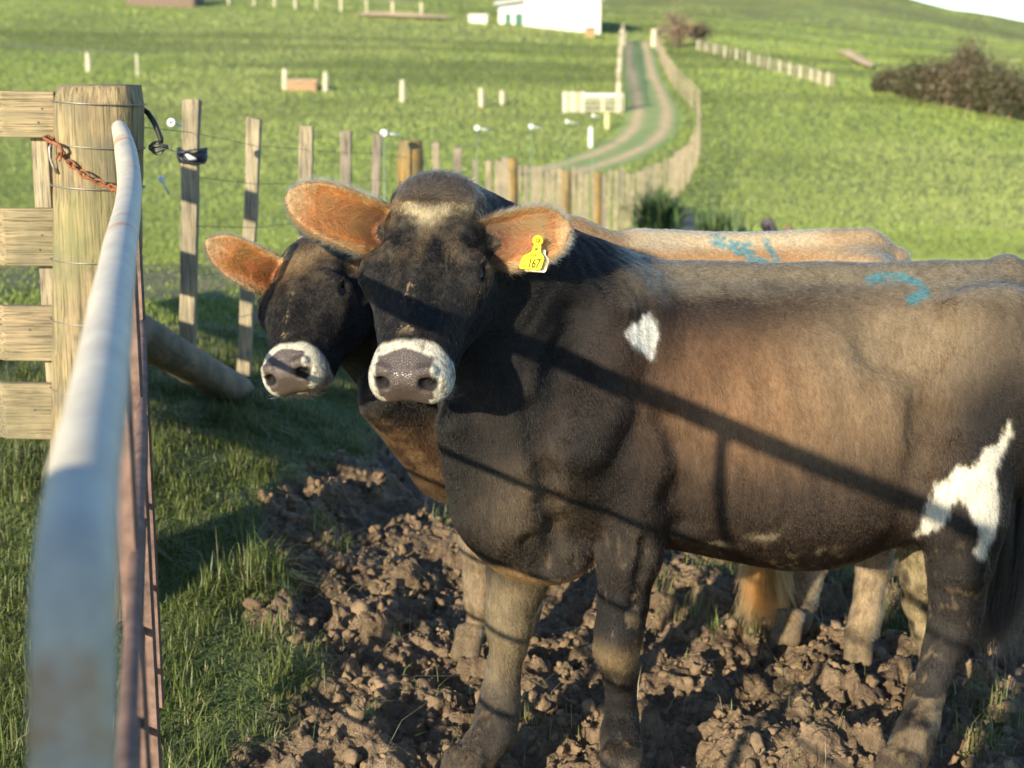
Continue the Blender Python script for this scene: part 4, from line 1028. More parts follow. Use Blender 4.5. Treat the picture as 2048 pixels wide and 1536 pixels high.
        c = mixn(c, (.20, .15, .09), ((x > .7) & (z < .17) & (z > .0)) * smooth(.0, .4, n3 + .1) * .9)
        n5 = fbm3(p * [150, 150, 45], 2, 61); c = mixn(c, (.010, .009, .008), ((x > 1.09) & (y > 3.372) & (z < .99)) * 1.)
        # white marks
        near = (y < 3.3) & (nr[:, 1] < .35)
        d = pdist(x, z, patch) + n2 * .004 + n5 * .007; c = mixn(c, (.88, .84, .72), (1 - smooth(-.005, .006, d)) * near)
        d = pdist(x, z, thigh) + n2 * .004 + n5 * .007; c = mixn(c, (.72, .66, .53), (1 - smooth(-.005, .007, d)) * near)
        blue = (1 - smooth(.004, .014, linedist(x, z, nump) + n2 * .006)) * (z > .98) * (y < 3.4) * .8; c = mixn(c, TEAL, blue * smooth(-.35, .25, n5 + n2 * .6 + .12))
        # dried mud on belly and legs
        sp = smooth(.34, .46, n2 + .35 * n3) * smooth(.62, .40, z); c = mixn(c, MUDC, sp * .7)
        for (u, v) in ((1520, 1060), (1640, 1095), (1580, 1140), (1440, 1085)):
            q = P(u, v, 3.1); c = mixn(c, (.32, .26, .17), np.exp(-((x - q[0]) / .035) ** 2 - ((z - q[2]) / .012) ** 2) * smooth(-.2, .3, n2) * near * .8)
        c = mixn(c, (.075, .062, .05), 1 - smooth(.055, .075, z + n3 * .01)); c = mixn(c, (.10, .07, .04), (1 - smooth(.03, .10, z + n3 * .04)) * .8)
        hc, pad, ring, on, L = head_colour(H, p, c); w = on * smooth(-.10, -.02, L[:, 2]) * smooth(-.235, -.19, L[:, 1]) * (y < 3.08)
        c = c * (1 - w[:, None]) + hc * w[:, None]
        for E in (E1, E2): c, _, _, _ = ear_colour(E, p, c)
        bald = np.clip((z < .055) * 1. + on * (np.min([np.linalg.norm(p - e, axis=1) for e, g, R in H.eyes], axis=0) < .0300), 0, 1)
        return c, pad * (y < 3.08), bald
    def flow(p, n):
        L = H.loc(p); x, y, z = p.T
        f = np.stack([.35 + 0 * x, .1 + 0 * x, -1 + 0 * x], 1)
        back = smooth(.85, 1.02, z); f = f * (1 - back[:, None]) + np.array((1., .05, -.35)) * back[:, None]
        r = smooth(.85, 1.05, x) * smooth(.6, .8, z); f = f * (1 - r[:, None]) + np.array((.9, .2, -.9)) * r[:, None]
        hd = (L[:, 2] > -.1) & (L[:, 2] < .5) & (np.abs(L[:, 0]) < .14) & (L[:, 1] > -.19) & (y < 3.05)
        dn = smooth(.08, .15, L[:, 2])[:, None]; hf = (H.t * dn - H.t * (1 - dn)) + H.w * (L[:, :1] * 5)
        f = np.where(hd[:, None], hf, f)
        for E in (E1, E2):
            q = p - E['O']; a = q @ E['A']; b = q @ E['B']; on = (a > .02) & (a < E['L'] * 1.1) & (np.abs(b) < .08) & (np.abs(q @ E['N']) < .05)
            f = np.where(on[:, None], E['A'] * .8 + E['B'] * (np.sign(b) * .6)[:, None] + E['N'] * .2, f)
        return f
    def furlen(p):
        L = H.loc(p); l = np.full(len(p), .0105); hd = (L[:, 2] > -.1) & (L[:, 2] < .5) & (np.abs(L[:, 0]) < .14) & (L[:, 1] > -.19) & (p[:, 1] < 3.05)
        l = np.where(hd, .0062, l); l = np.where(hd & (L[:, 2] > .36), .0045, l); l = np.where(hd & (L[:, 2] < .09) & (L[:, 1] > -.12), .0125 + .006 * (L[:, 2] < .03), l)
        for E in (E1, E2):
            q = p - E['O']; a = q @ E['A'] / E['L']; b = q @ E['B']; on = (a > .02) & (a < 1.1) & (np.abs(b) < .08) & (np.abs(q @ E['N']) < .05); e = np.abs(b) / E['W']
            l = np.where(on, .011 + .012 * smooth(.6, 1, e), l)
        l = np.where(p[:, 2] < .4, .008, l); return l, .33, .22
    loc = (.45, 3.2, 0)
    root, V, q4, g, col = build_cow('calf', 'dark brown calf in front with yellow ear tag and white thigh patch', S, H, (-.60, 2.50, -.02), (1.30, 3.75, 1.42), .0048, colour, flow, furlen, 620000, (E1, E2), loc)
    # tail switch
    switch(root, (1.13, 3.42, .53), (1.125, 3.40, .20), (.011, .009, .008), .024)
    # longer hairs: poll tuft, ear fringe, chin and lip whiskers, nape
    n = 7000; w = RNG.normal(0, .036, n); t = RNG.uniform(-.035, .06, n); p0 = np.array([H.p(a, -.02, b) for a, b in zip(w, t)])
    for _ in range(4): gg, mm = S.grad(p0); p0 = p0 - gg * S(p0)[:, None]
    fur('poll_tuft', root, p0, gg, np.tile(-H.t * .2 + np.array((.25, -.3, .2)), (n, 1)) + RNG.normal(0, .25, (n, 3)), np.full(n, .030), np.tile((.050, .036, .025), (n, 1)), lift=.7, rad=.0003, curl=.3, K=5, wild=.5)
    for E, nm in ((E1, 0), (E2, 1)): ear_fringe(root, E, S)
    whiskers(root, H, S); eyelashes(root, H)
    return root, H, S, E2
def switch(root, a, b, col, w):
    """tail brush: locks of hair"""
    a = np.array(a); b = np.array(b); n = 9000; k = RNG.integers(0, 16, n); off = RNG.normal(0, w * .45, (16, 3)); tip = RNG.normal(0, w * .5, (16, 3)) * [1, 1, 1.5]
    nor = RNG.normal(0, 1, (n, 3)) * [1, 1, 0]; nor /= np.linalg.norm(nor, axis=1, keepdims=True)
    r = a + off[k] * 1.6 + nor * w * .5 + (b - a) * RNG.uniform(-.12, .35, (n, 1)); L = np.linalg.norm(b - a)
    fur('tail_switch', root, r, nor, (b + tip[k] - r) / L + RNG.normal(0, .03, (n, 3)), L * RNG.uniform(.5, .8, n), np.tile(col, (n, 1)), lift=.015, rad=.0009, curl=.06, K=6, wild=.03)
def ear_fringe(root, E, S, n=3200, L=.016):
    s = RNG.uniform(.05, 1.0, n); ang = RNG.uniform(-1, 1, n); sg = np.sign(ang)
    w = E['W'] * np.sqrt(np.clip(1 - (np.abs(s - .62) / np.where(s > .62, .39, .66)) ** 2.4, 0, 1)); b = sg * w * RNG.uniform(.80, 1.0, n)
    n0 = E['cup'] * b * b * (1 - .5 * s) - .9 * (s - .5) ** 2 * .03
    p0 = E['O'] + E['A'] * (s * E['L'])[:, None] + E['B'] * b[:, None] + E['N'] * (n0 + .004)[:, None]
    out = E['B'] * sg[:, None] * (.9 - .3 * s)[:, None] + E['A'] * (.35 + .9 * smooth(.6, 1, s))[:, None] + E['N'] * .35
    c = mixn(np.tile((.26, .12, .045), (n, 1)), (.38, .25, .13), RNG.random(n) * smooth(.3, 1, s))
    fur('ear_fringe', root, p0, np.tile(E['N'], (n, 1)), out, np.full(n, L), c, lift=.25, rad=.00016, curl=.3, K=5, wild=.3)
    m = 5200; s = RNG.uniform(.03, .7, m); b = RNG.uniform(-.75, .75, m) * E['W']; n0 = E['cup'] * b * b * (1 - .5 * s)
    p0 = E['O'] + E['A'] * (s * E['L'])[:, None] + E['B'] * b[:, None] + E['N'] * (n0 + .003)[:, None]
    fur('ear_hair', root, p0, np.tile(E['N'], (m, 1)), E['A'] * 1.0 + np.outer(RNG.normal(0, .4, m), E['B']) + E['N'] * .3, np.full(m, .03), mixn(np.tile((.10, .055, .03), (m, 1)), (.40, .19, .07), smooth(.1, .6, s)), lift=.35, rad=.0003, curl=.2, K=5)
def whiskers(root, H, S):
    n = 420; a = RNG.uniform(-1, 1, n); p0 = np.array([H.p(.075 * x, -.11 - .04 * RNG.random() * (1 - abs(x)), .40 + .05 * (1 - x * x) * RNG.uniform(.4, 1)) for x in a])
    for _ in range(5): gg, mm = S.grad(p0); p0 = p0 - gg * S(p0)[:, None]
    fur('whiskers', root, p0, gg, np.tile(H.t * .3 - H.o * .6, (n, 1)) + H.w * a[:, None] * .8, RNG.uniform(.012, .05, n), mixn(np.tile((.06, .05, .045), (n, 1)), (.6, .55, .45), (RNG.random(n) > .6) * 1.), lift=1.0, rad=.0003, curl=.25, K=5, wild=.3)
def eyelashes(root, H):
    for e, g, R in H.eyes:
        n = 90; z = RNG.uniform(.3, math.pi - .3, n); up = R[2] * (1 if R[2][2] > 0 else -1)
        p0 = e + g * .028 * H.sc + np.outer(np.cos(z), R[1]) * .021 * H.sc + np.outer(np.sin(z), up) * .0145 * H.sc
        fur('eyelashes', root, p0, np.tile(up, (n, 1)), np.tile(g + up * .2 - H.t * 0, (n, 1)) + np.outer(np.cos(z), R[1]) * .4, np.full(n, .018), np.tile((.02, .016, .014), (n, 1)), lift=.1, rad=.0003, K=5)

# ================================================================== REAR CALF
def rear_calf():
    H = Head(P(612, 466, 3.50), P(552, 756, 3.16), (-.42, -1, .40), .89); S = Sculpt()
    S.loft([(-.10, .93, .74, .10, 3.62), (0., 1.03, .60, .155, 3.70), (.12, 1.095, .48, .195, 3.76), (.30, 1.078, .46, .225, 3.82), (.50, 1.053, .43, .25, 3.86), (.65, 1.053, .43, .25, 3.87), (.80, 1.063, .50, .23, 3.88), (.89, 1.066, .60, .20, 3.88), (.95, 1.04, .72, .16, 3.88), (.97, .99, .78, .13, 3.88)])
    S.cone(H.p(0, -.13, .06), (.10, 3.76, .94), .095, .17, .06); S.cone(H.p(0, -.19, .10), (-.04, 3.66, .76), .08, .16, .07); S.cone(H.p(0, -.11, 0), (.14, 3.78, 1.03), .05, .075, .05)
    S.cone(H.p(0, -.20, .06), P(915, 880, 3.66), .075, .12, .06); S.cone(P(765, 800, 3.48), P(880, 925, 3.62), .055, .070, .06); S.ell(P(915, 915, 3.66), (.085, .09, .11), None, .06); S.ell((.08, 3.62, .72), (.09, .06, .18), None, .05)
    leg(S, [(975, 1000, 3.74, .085), (968, 1090, 3.75, .060), (963, 1160, 3.77, .046), (962, 1200, 3.775, .042), (960, 1240, 3.79, .030), (952, 1268, 3.78, .034)]); hoof(S, 940, 1296, 3.75, .036, -1.8)
    leg(S, [(1075, 1000, 3.95, .085), (1068, 1090, 3.95, .058), (1062, 1160, 3.95, .044), (1058, 1210, 3.95, .032), (1052, 1240, 3.94, .036)]); hoof(S, 1046, 1256, 3.92, .04, -1.8)
    S.ell((.86, 3.76, .80), (.13, .09, .22), None, .06); S.ell((.86, 4.00, .80), (.13, .09, .22), None, .06)
    leg(S, [(1745, 900, 3.72, .10), (1752, 1000, 3.74, .070), (1752, 1080, 3.78, .050), (1748, 1130, 3.80, .044), (1738, 1180, 3.78, .034), (1733, 1225, 3.76, .036), (1725, 1262, 3.74, .042)]); hoof(S, 1716, 1308, 3.71, .037, -1.8)
    leg(S, [(1690, 900, 4.02, .10), (1660, 1000, 4.02, .070), (1640, 1070, 4.03, .052), (1624, 1120, 4.02, .045), (1612, 1165, 4.0, .040), (1602, 1205, 3.96, .042), (1590, 1240, 3.92, .044)]); hoof(S, 1576, 1278, 3.86, .037, -1.9)
    S.ell((.86, 3.74, .99), (.05, .035, .035), None, .05); S.cone((.32, 3.82, 1.05), (.90, 3.88, 1.05), .026, .026, .04)
    S.cone((.93, 3.89, 1.03), (.985, 3.91, 1.00), .034, .028, .03); S.chain([((.985, 3.91, 1.0), .026), ((1.0, 4.02, .86), .022), ((.90, 4.14, .64), .018), ((.76, 4.12, .46), .015), ((.685, 4.03, .33), .013)], .02)
    H.sculpt(S); lt = H.p(-.088, -.100, .062); rt = H.p(.086, -.105, .095)
    tip = P(419, 485, 3.42); E1 = S.ear(lt, tip - lt, (.0, -1, .05), np.linalg.norm(tip - lt), .046); tip2 = rt + H.w * .15 + np.array((.02, .05, .02)); E2 = S.ear(rt, tip2 - rt, (.1, -1, 0), .155, .048)
    S.cone(H.p(-.07, -.11, .09), lt + E1['A'] * .03, .036, .012, .03); S.cone(H.p(.07, -.11, .09), rt + E2['A'] * .03, .036, .012, .03)
    s1 = xz([(1436, 486), (1470, 499), (1505, 517), (1528, 530)], 3.74); s2 = xz([(1543, 492), (1550, 507), (1556, 522)], 3.74); s0 = xz([(1478, 489), (1500, 490)], 3.8); s3 = xz([(1455, 487), (1500, 505), (1522, 520)], 3.74)
    def colour(p, nr):
        x, y, z = p.T; n1 = fbm3(p * 6, 3, 11); n2 = fbm3(p * [60, 60, 25], 3, 15); n3 = fbm3(p * 22, 3, 18)
        t = smooth(-.06, .38, x + n1 * .06); c = mixn(np.tile((.085, .050, .028), (len(p), 1)), (.50, .27, .11), t)
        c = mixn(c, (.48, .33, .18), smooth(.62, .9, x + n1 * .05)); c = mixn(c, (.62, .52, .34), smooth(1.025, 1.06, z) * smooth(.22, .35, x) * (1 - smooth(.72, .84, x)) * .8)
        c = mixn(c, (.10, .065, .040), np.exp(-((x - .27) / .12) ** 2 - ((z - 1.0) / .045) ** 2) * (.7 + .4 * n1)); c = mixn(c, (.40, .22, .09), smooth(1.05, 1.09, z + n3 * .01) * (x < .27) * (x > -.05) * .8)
        c = mixn(c, (.020, .017, .015), (1 - smooth(-.20, .02, x - (z - .75) * .4 + n1 * .05)) * smooth(.62, .72, z)); c = mixn(c, (.20, .125, .065), np.exp(-((z - .60) / .12) ** 2) * (x < .1) * smooth(-.2, .3, n3) * .8)  # black neck, carried lower as a painted shadow of the head
        c = mixn(c, (.36, .27, .17), (1 - smooth(.40, .50, z)) * .85); c = mixn(c, (.13, .095, .06), smooth(.1, .45, n2 + .4 * n3) * (z < .42) * .6)
        bl = np.minimum(linedist(x, z, s1) - .004, np.minimum(linedist(x, z, s2), linedist(x, z, s3))) + n2 * .006; bl = np.minimum(bl, linedist(x, z, s0) + .003)
        c = mixn(c, TEAL, (1 - smooth(.004, .014, bl)) * (z > .97) * (y < 3.86) * .85 * smooth(-.45, .15, fbm3(p * [130, 130, 60], 2, 62) + n2 * .5 + .12))
        c = mixn(c, (.42, .15, .04), ((x > .6) & (x < .735) & (y > 3.96) & (z > .28) & (z < .6)) * 1.)
        c = mixn(c, MUDC, (1 - smooth(.03, .12, z + n3 * .05)) * .8)
        hc, pad, ring, on, L = head_colour(H, p, c, tan=.55); tn = mixn(hc, (.19, .115, .055), np.exp(-((L[:, 2] - .10) / .055) ** 2) * (1 - smooth(.07, .10, np.abs(L[:, 0]))) * smooth(-.3, .3, n1 + .2) * .75 * (1 - ring)); hc = tn
        w = on * smooth(-.10, -.02, L[:, 2]) * smooth(-.235, -.19, L[:, 1]) * (y < 3.62); c = c * (1 - w[:, None]) + hc * w[:, None]
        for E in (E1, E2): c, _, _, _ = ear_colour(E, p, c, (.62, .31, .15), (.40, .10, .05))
        bald = np.clip((z < .055) * 1. + on * (np.min([np.linalg.norm(p - e, axis=1) for e, g, R in H.eyes], axis=0) < .0300), 0, 1)
        return c, pad * (y < 3.6), bald
    def flow(p, n):
        L = H.loc(p); x, y, z = p.T; f = np.stack([.35 + 0 * x, .1 + 0 * x, -1 + 0 * x], 1); back = smooth(.85, 1.0, z); f = f * (1 - back[:, None]) + np.array((1., -.05, -.35)) * back[:, None]
        hd = (L[:, 2] > -.1) & (L[:, 2] < .5) & (np.abs(L[:, 0]) < .14) & (L[:, 1] > -.19) & (y < 3.6); dn = smooth(.08, .15, L[:, 2])[:, None]; f = np.where(hd[:, None], (H.t * dn - H.t * (1 - dn)) + H.w * (L[:, :1] * 5), f)
        for E in (E1, E2):
            q = p - E['O']; a = q @ E['A']; b = q @ E['B']; on = (a > .02) & (a < E['L'] * 1.1) & (np.abs(b) < .08) & (np.abs(q @ E['N']) < .05); f = np.where(on[:, None], E['A'] * .8 + E['B'] * (np.sign(b) * .6)[:, None] + E['N'] * .2, f)
        return f
    def furlen(p):
        L = H.loc(p); l = np.full(len(p), .011); hd = (L[:, 2] > -.1) & (L[:, 2] < .5) & (np.abs(L[:, 0]) < .14) & (L[:, 1] > -.19) & (p[:, 1] < 3.6); l = np.where(hd, .0062, l); l = np.where(hd & (L[:, 2] > .36), .0045, l)
        for E in (E1, E2):
            q = p - E['O']; a = q @ E['A'] / E['L']; b = q @ E['B']; on = (a > .02) & (a < 1.1) & (np.abs(b) < .08) & (np.abs(q @ E['N']) < .05); l = np.where(on, .011, l)
        return l, .33, .22
    loc = (.4, 3.85, 0)
    root, V, q4, g, col = build_cow('calf', 'tan backed calf behind, dark head low beside the front calf', S, H, (-.80, 3.02, -.02), (1.16, 4.30, 1.36), .0055, colour, flow, furlen, 420000, (E1, E2), loc)
    switch(root, (.685, 4.03, .35), P(1548, 1228, 3.88), (.36, .12, .03), .011)
    for E in (E1, E2): ear_fringe(root, E, S, 2800, .013)
    whiskers(root, H, S); eyelashes(root, H)
    return root, H
import time as _t; _t0 = _t.time()
fc, HA, SA, EARA = front_calf(); print('front', _t.time() - _t0)
rc, HB = rear_calf(); print('both', _t.time() - _t0)

# ------------------------------------------------------------------ ear tag
def ear_tag():
    def depth(u, v):
        ys = np.linspace(2.6, 3.3, 700); pts = np.array([P(u, v, y) for y in ys]); d = SA(pts); i = int(np.argmax(d < 0)); return ys[i] if (d < 0).any() else 2.95
    ym = min(depth(u, v) for u, v in ((1075, 480), (1064, 500), (1055, 520), (1085, 515), (1068, 530))) - .016
    def Q(X, Y, dy=0): return Vector(P(960 + X / 8.53, 400 + Y / 8.53, ym + dy))
    def plate(name, pts, mat, th=.0018, dy=0):
        mb = MB(); n = len(pts); f = [Q(x, y, dy) for x, y in pts]; b = [p + Vector((0, th, 0)) for p in f]
        mb.add(f + b, [tuple(range(n))[::-1], tuple(range(n, 2 * n))] + [(i, (i + 1) % n, n + (i + 1) % n, n + i) for i in range(n)])
        return mb.build(name, mat, tagr, bevel=.0004)
    M_tag, nt, b = newmat('yellow_tag_plastic'); v = coords(nt); n_ = noise(nt, v, 60, 4)
    nt.links.new(mixc(nt, ramp(nt, n_, [(.4, 0), (.75, .5)]), (.85, .72, .015), (.60, .48, .05)), b.inputs['Base Color']); b.inputs['Roughness'].default_value = .38
    M_ink = plain('black_ink', (.05, .045, .01), .6, 0, .1)
    tagr = bpy.data.objects.new('ear_tag', None); tagr.location = tuple(Vector(Q(985, 690)) - Vector(fc.location)); SC.collection.objects.link(tagr); tagr.parent = fc
    tagr['label'] = 'yellow plastic ear tag numbered 167'
    tw = Vector(fc.location) + tagr.location
    cir = [(985 + 88 * math.cos(a), 690 + 84 * math.sin(a)) for a in np.linspace(math.radians(55), math.radians(-235), 22)]
    pts = [(1040, 810), (1034, 895), (1080, 955), (1094, 1005), (1042, 1168), (1015, 1192), (700, 1172), (672, 1150), (705, 1015), (742, 950), (878, 885), (908, 800)]
    out = cir[::-1][:0] + pts + [(p[0], p[1]) for p in cir[::-1]]
    def place(o):
        o.parent = tagr; o.matrix_parent_inverse = Matrix.Translation(-tw); return o
    class _T: pass
    global link
    def plate2(name, pts, mat, th=.0018, dy=0.):
        mb = MB(); n = len(pts); f = [Q(x, y, dy) for x, y in pts]; b_ = [p + Vector((0, th, 0)) for p in f]
        mb.add(f + b_, [tuple(range(n))[::-1], tuple(range(n, 2 * n))] + [(i, (i + 1) % n, n + (i + 1) % n, n + i) for i in range(n)])
        return place(mb.build(name, mat, None))
    plate2('tag_plate', out, M_tag)
    plate2('back_plate', [(x + 85, y + 45) for x, y in out[:12]], plain('pale_tag_back', (.62, .58, .35), .5), .0018, .010)
    for r, w in ((60, 9), (30, 7)):
        mb = MB(); q = [Q(985 + r * math.cos(a), 690 + r * math.sin(a), -.001) for a in np.linspace(0, 2 * math.pi, 25)]; mb.tube(q, .0007 if r == 60 else .0009, 6, False); place(mb.build('stud_ring', M_tag if r == 60 else M_ink, None, True))
    mb = MB(); mb.tube([Q(985, 690, .004), Q(985, 690, -.0025)], .0022, 14); place(mb.build('stud', M_tag, None, True))
    def txt(s, X, Y, hpx, rot=0, sx=1.0, bold=.0):
        cu = bpy.data.curves.new('t', 'FONT'); cu.body = s; cu.size = 1; cu.offset = bold; o = bpy.data.objects.new('t', cu); SC.collection.objects.link(o)
        bpy.context.view_layer.update(); me = bpy.data.meshes.new_from_object(o.evaluated_get(bpy.context.evaluated_depsgraph_get())); bpy.data.objects.remove(o)
        a = Q(X, Y); rx = (Q(X + 100, Y + 3) - a).normalized(); uz = (Q(X + 22, Y - 100) - a).normalized(); nrm_ = Vector((0, -1, 0))
        k = (Q(X, Y - hpx) - a).length / .72; c, s_ = math.cos(rot), math.sin(rot)
        for v_ in me.vertices:
            x, y = v_.co.x * sx * k, v_.co.y * k; x, y = x * c - y * s_, x * s_ + y * c
            v_.co = a + rx * x + uz * y + nrm_ * .0010
        me.materials.append(M_ink); o = bpy.data.objects.new('tag_number', me); SC.collection.objects.link(o); return place(o)
    txt('167', 800, 1150, 160, 0, .62, .012); txt('2', 740, 1045, 52, 0, .6, .01); txt('1', 742, 1095, 40, 0, .6, .01); txt('K', 745, 1145, 42, 0, .8, .01)
    txt('01X9', 850, 960, 52, -.10, .62, .008); txt('M8', 930, 855, 42, 0, .7, .01)
ear_tag()

# ------------------------------------------------------------------ clods lying on the mud
def clods():
    import bmesh
    bm = bmesh.new(); bmesh.ops.create_icosphere(bm, subdivisions=2, radius=1); B = np.array([v.co[:] for v in bm.verts]); F = np.array([[v.index for v in f.verts] for f in bm.faces]); bm.free()
    n = 6500; x = RNG.uniform(-.9, 1.75, n); y = RNG.uniform(2.85, 5.4, n) ** 1.0; k = (mudmask(x, y) > .6); x, y = x[k], y[k]; n = len(x)
    s = np.exp(RNG.normal(math.log(.0068), .55, n)).clip(.003, .020)
    V = []
    for i in range(n):
        R = np.linalg.qr(RNG.normal(0, 1, (3, 3)))[0]; q = B * (1 + .85 * (fbm3(B * 1.1 + i * 3.1, 2, 3)[:, None] + .5 * fbm3(B * 3.1 + i, 1, 5)[:, None])) * RNG.uniform(.45, 1.25, 3); V.append(q @ R.T * s[i])
    V = np.array(V); z = ground_z(x, y); V += np.stack([x, y, z + s * .05], 1)[:, None]
    f = (F[None] + (np.arange(n) * len(B))[:, None, None]).reshape(-1)
    m, nt, b = newmat('clod_earth'); v = coords(nt); n1 = noise(nt, v, 7, 6, .65); n2 = noise(nt, v, 90, 4, .7)
    d = mixc(nt, ramp(nt, n1, [(.3, 0), (.7, 1)]), (.12, .078, .042), (.29, .20, .115)); d = mixc(nt, ramp(nt, n2, [(.3, .5), (.5, 0)]), d, (.08, .052, .03))
    nt.links.new(d, b.inputs['Base Color']); b.inputs['Roughness'].default_value = .95; bump(nt, b, n2, .9, .006)
    o = mesh_np('mud_clods', V.reshape(-1, 3), f, np.full(n * len(F), 3), m, smooth_=False); tag(o, 'crumbled clods of earth scattered over the trampled mud', 'mud', kind='stuff')
clods()

# ------------------------------------------------------------------ far things, each standing on the land
M_wpaint = plain('white_painted_iron', (.66, .64, .57), .5, 0, .05, 3, 0)
M_green = plain('dark_green_door', (.03, .13, .10), .5, 0, .1)
M_roof = plain('grey_iron_roof', (.42, .43, .42), .5, .2, .1)
M_dkwood = plain('dark_hut_boards', (.17, .12, .09), .9, 0, .3)
M_pale = plain('pale_post_wood', (.50, .45, .33), .8, 0, .2)
def barn():
    p = hit(1118, 60); s = p[1] / FPX; r = thing('barn', 'white farm shed with dark green doors beside the top of the track', 'shed', tuple(p)); x, y, z = p
    X = lambda u: (u - 1024) / .98 * s; z -= .6
    prof = [(X(1048), z), (X(1193), z), (X(1193), z + 60 * s + .45), (X(1120), z + 84 * s + .5), (X(1048), z + 66 * s + .45)]
    def prism(name, pr, y0, y1, mat):
        mb = MB(); n = len(pr); mb.add([(a, y0, b) for a, b in pr] + [(a, y1, b) for a, b in pr], [tuple(range(n)), tuple(range(n, 2 * n))[::-1]] + [(i, n + i, n + (i + 1) % n, (i + 1) % n) for i in range(n)]); return mb.build(name, mat, r)
    prism('wall', prof, y, y + 14, M_wpaint)
    (ax, az), (bx, bz), (cx, cz) = prof[2], prof[3], prof[4]
    prism('roof', [(ax + .25, az - .02), (ax + .25, az + .1), (bx, bz + .14), (cx - .25, cz + .1), (cx - .25, cz - .02), (bx, bz + .02)], y - .2, y + 14.2, M_roof)
    prism('lean_to', [(X(998), z), (X(1047.5), z), (X(1047.5), z + 58 * s + .35), (X(998), z + 54 * s + .3)], y + .4, y + 12, M_wpaint)
    prism('lean_to_roof', [(X(990), z + 55 * s + .3), (X(1047), z + 60 * s + .4), (X(1047), z + 63 * s + .5), (X(990), z + 58 * s + .4)], y - .1, y + 12, M_roof)
    for a, b in ((1011, 1021), (1030, 1044)):
        mb = MB(); mb.box((X(a), y + .33, z), (X(b), y + .39, z + 48 * s)); mb.build('door', M_green, r)
barn()
def box_thing(name, label, cat, u0, u1, vt, vb, mats, depth=1.0, part='box', extra=None, group=None):
    p = hit((u0 + u1) / 2, vb); s = p[1] / FPX; r = thing(name, label, cat, tuple(p), group); x0 = (u0 - 1024) * s; x1 = (u1 - 1024) * s; h = (vb - vt) * s
    mb = MB(); n = 10; mb.box((x0, p[1], p[2] - .3), (x1, p[1] + depth, p[2] + h), jit=.01); mb.build(part, mats[0], r, bevel=min(h, x1 - x0) * .12)
    if len(mats) > 1: mb = MB(); mb.box((x0 - .06, p[1] - .06, p[2] + h), (x1 + .06, p[1] + depth + .06, p[2] + h + .12), jit=.01); mb.build('lid', mats[1], r)
    return r
box_thing('water_tank', 'low white tank on the grass just outside the white shed', 'tank', 940, 976, 33, 47, [M_wpaint, M_wpaint], 1.4, 'tank_body')
box_thing('crate', 'small orange brown box against the corner of the white shed', 'box', 1168, 1186, 60, 76, [plain('brown_box', (.36, .22, .10), .8), M_dkwood], .8)
box_thing('trough', 'brown water trough between two pale posts in the field', 'trough', 582, 640, 166, 183, [plain('brown_trough', (.33, .20, .11), .8), plain('trough_rim', (.38, .26, .16), .8)], .9, 'trough_body')
hut = box_thing('hut', 'dark wooden hut at the top of the field', 'hut', 275, 408, -22, 15, [M_dkwood, M_roof], 4, 'wall')
# single posts in the paddocks
def post_px(u, vt, vb, w, mat, label, grp=None, parent=None, name='paddock_post', d=None):
    p = hit(u, vb) if d is None else np.array(P(u, vb, d)); s = p[1] / FPX; h = (vb - vt) * s
    r = parent or thing(name, label, 'post', tuple(p), grp); mb = MB(); rr = w * s / 2; lean = random.uniform(-.04, .04) * h
    mb.tube([(p[0], p[1], p[2] - .25), (p[0] + lean * .5, p[1], p[2] + h * .6), (p[0] + lean, p[1], p[2] + h)], [rr, rr * .97, rr * .9], 10); mb.build('post_trunk' if not parent else 'post', mat, r)
    return p, h
G1 = 'pale posts of the wire fence across the field'
for u, vt, vb, lb in ((570, 139, 180, 'pale post touching the near end of the brown trough'), (651, 146, 184, 'pale post at the shaded end of the brown trough'), (805, 162, 205, 'lone pale post between the brown trough and the small white posts'),
                      (963, 178, 215, 'first of two small white posts straight below the white shed'), (1005, 183, 210, 'second, shorter white post below the white shed'), (178, 107, 145, 'pale post under the white tape, above the board fence')):
    post_px(u, vt, vb, 11, M_pale, lb, G1)
post_px(1215, 226, 258, 11, plain('yellow_post', (.55, .52, .25), .8), 'pale yellow post in the grass below the pen gate'); post_px(1182, 256, 296, 10, M_white, 'short white marker post standing in the grass by the track bend')
def wirefence(name, label, uv, step, hgt, w, mats, maxn=60, wires=(.9, .5), wr=.012):
    pts = np.array([hit(u, v)[:2] for u, v in uv]); s = np.concatenate([[0], np.cumsum(np.linalg.norm(np.diff(pts, axis=0), axis=1))]); t = np.arange(0, s[-1], max(step, s[-1] / maxn)); X = np.interp(t, s, pts[:, 0]); Y = np.interp(t, s, pts[:, 1])
    r = thing(name, label, 'fence', (float(X[0]), float(Y[0]), float(land(X[0], Y[0])))); tops = []
    for i, (x, y) in enumerate(zip(X, Y)):
        z = float(land(x, y)); hh = hgt * random.uniform(.93, 1.06); mb = MB(); ww = w * random.uniform(.8, 1.25); mb.box((x - ww / 2, y - ww / 2, z - .2), (x + ww / 2, y + ww / 2, z + hh), jit=.01); mb.build('batten', mats[i % len(mats)], r); tops.append((x, y, z))
    for h in wires:
        mb = MB(); mb.tube([(x, y, z + h * hgt) for x, y, z in tops], wr, 4, False); mb.build('wire', M_wire, r, True)
wirefence('lane_fence', 'pale batten fence along the shed side of the track', [(1236, 226), (1236, 200), (1238, 160), (1240, 125), (1242, 98), (1246, 80)], .9, 1.05, .13, [M_pale, M_batten], 60)
wirefence('hill_fence', 'pale fence slanting down the green hill above the long field', [(1395, 100), (1440, 112), (1500, 128), (1560, 145), (1620, 162), (1668, 177)], 1.0, .62, .10, [M_pale, M_batten], 70)
wirefence('tape_fence', 'white tape fence crossing the left of the field', [(-40, 128), (0, 130), (178, 145), (430, 172)], 12, 1.05, .09, [M_pale], 8, (.97,), .022)
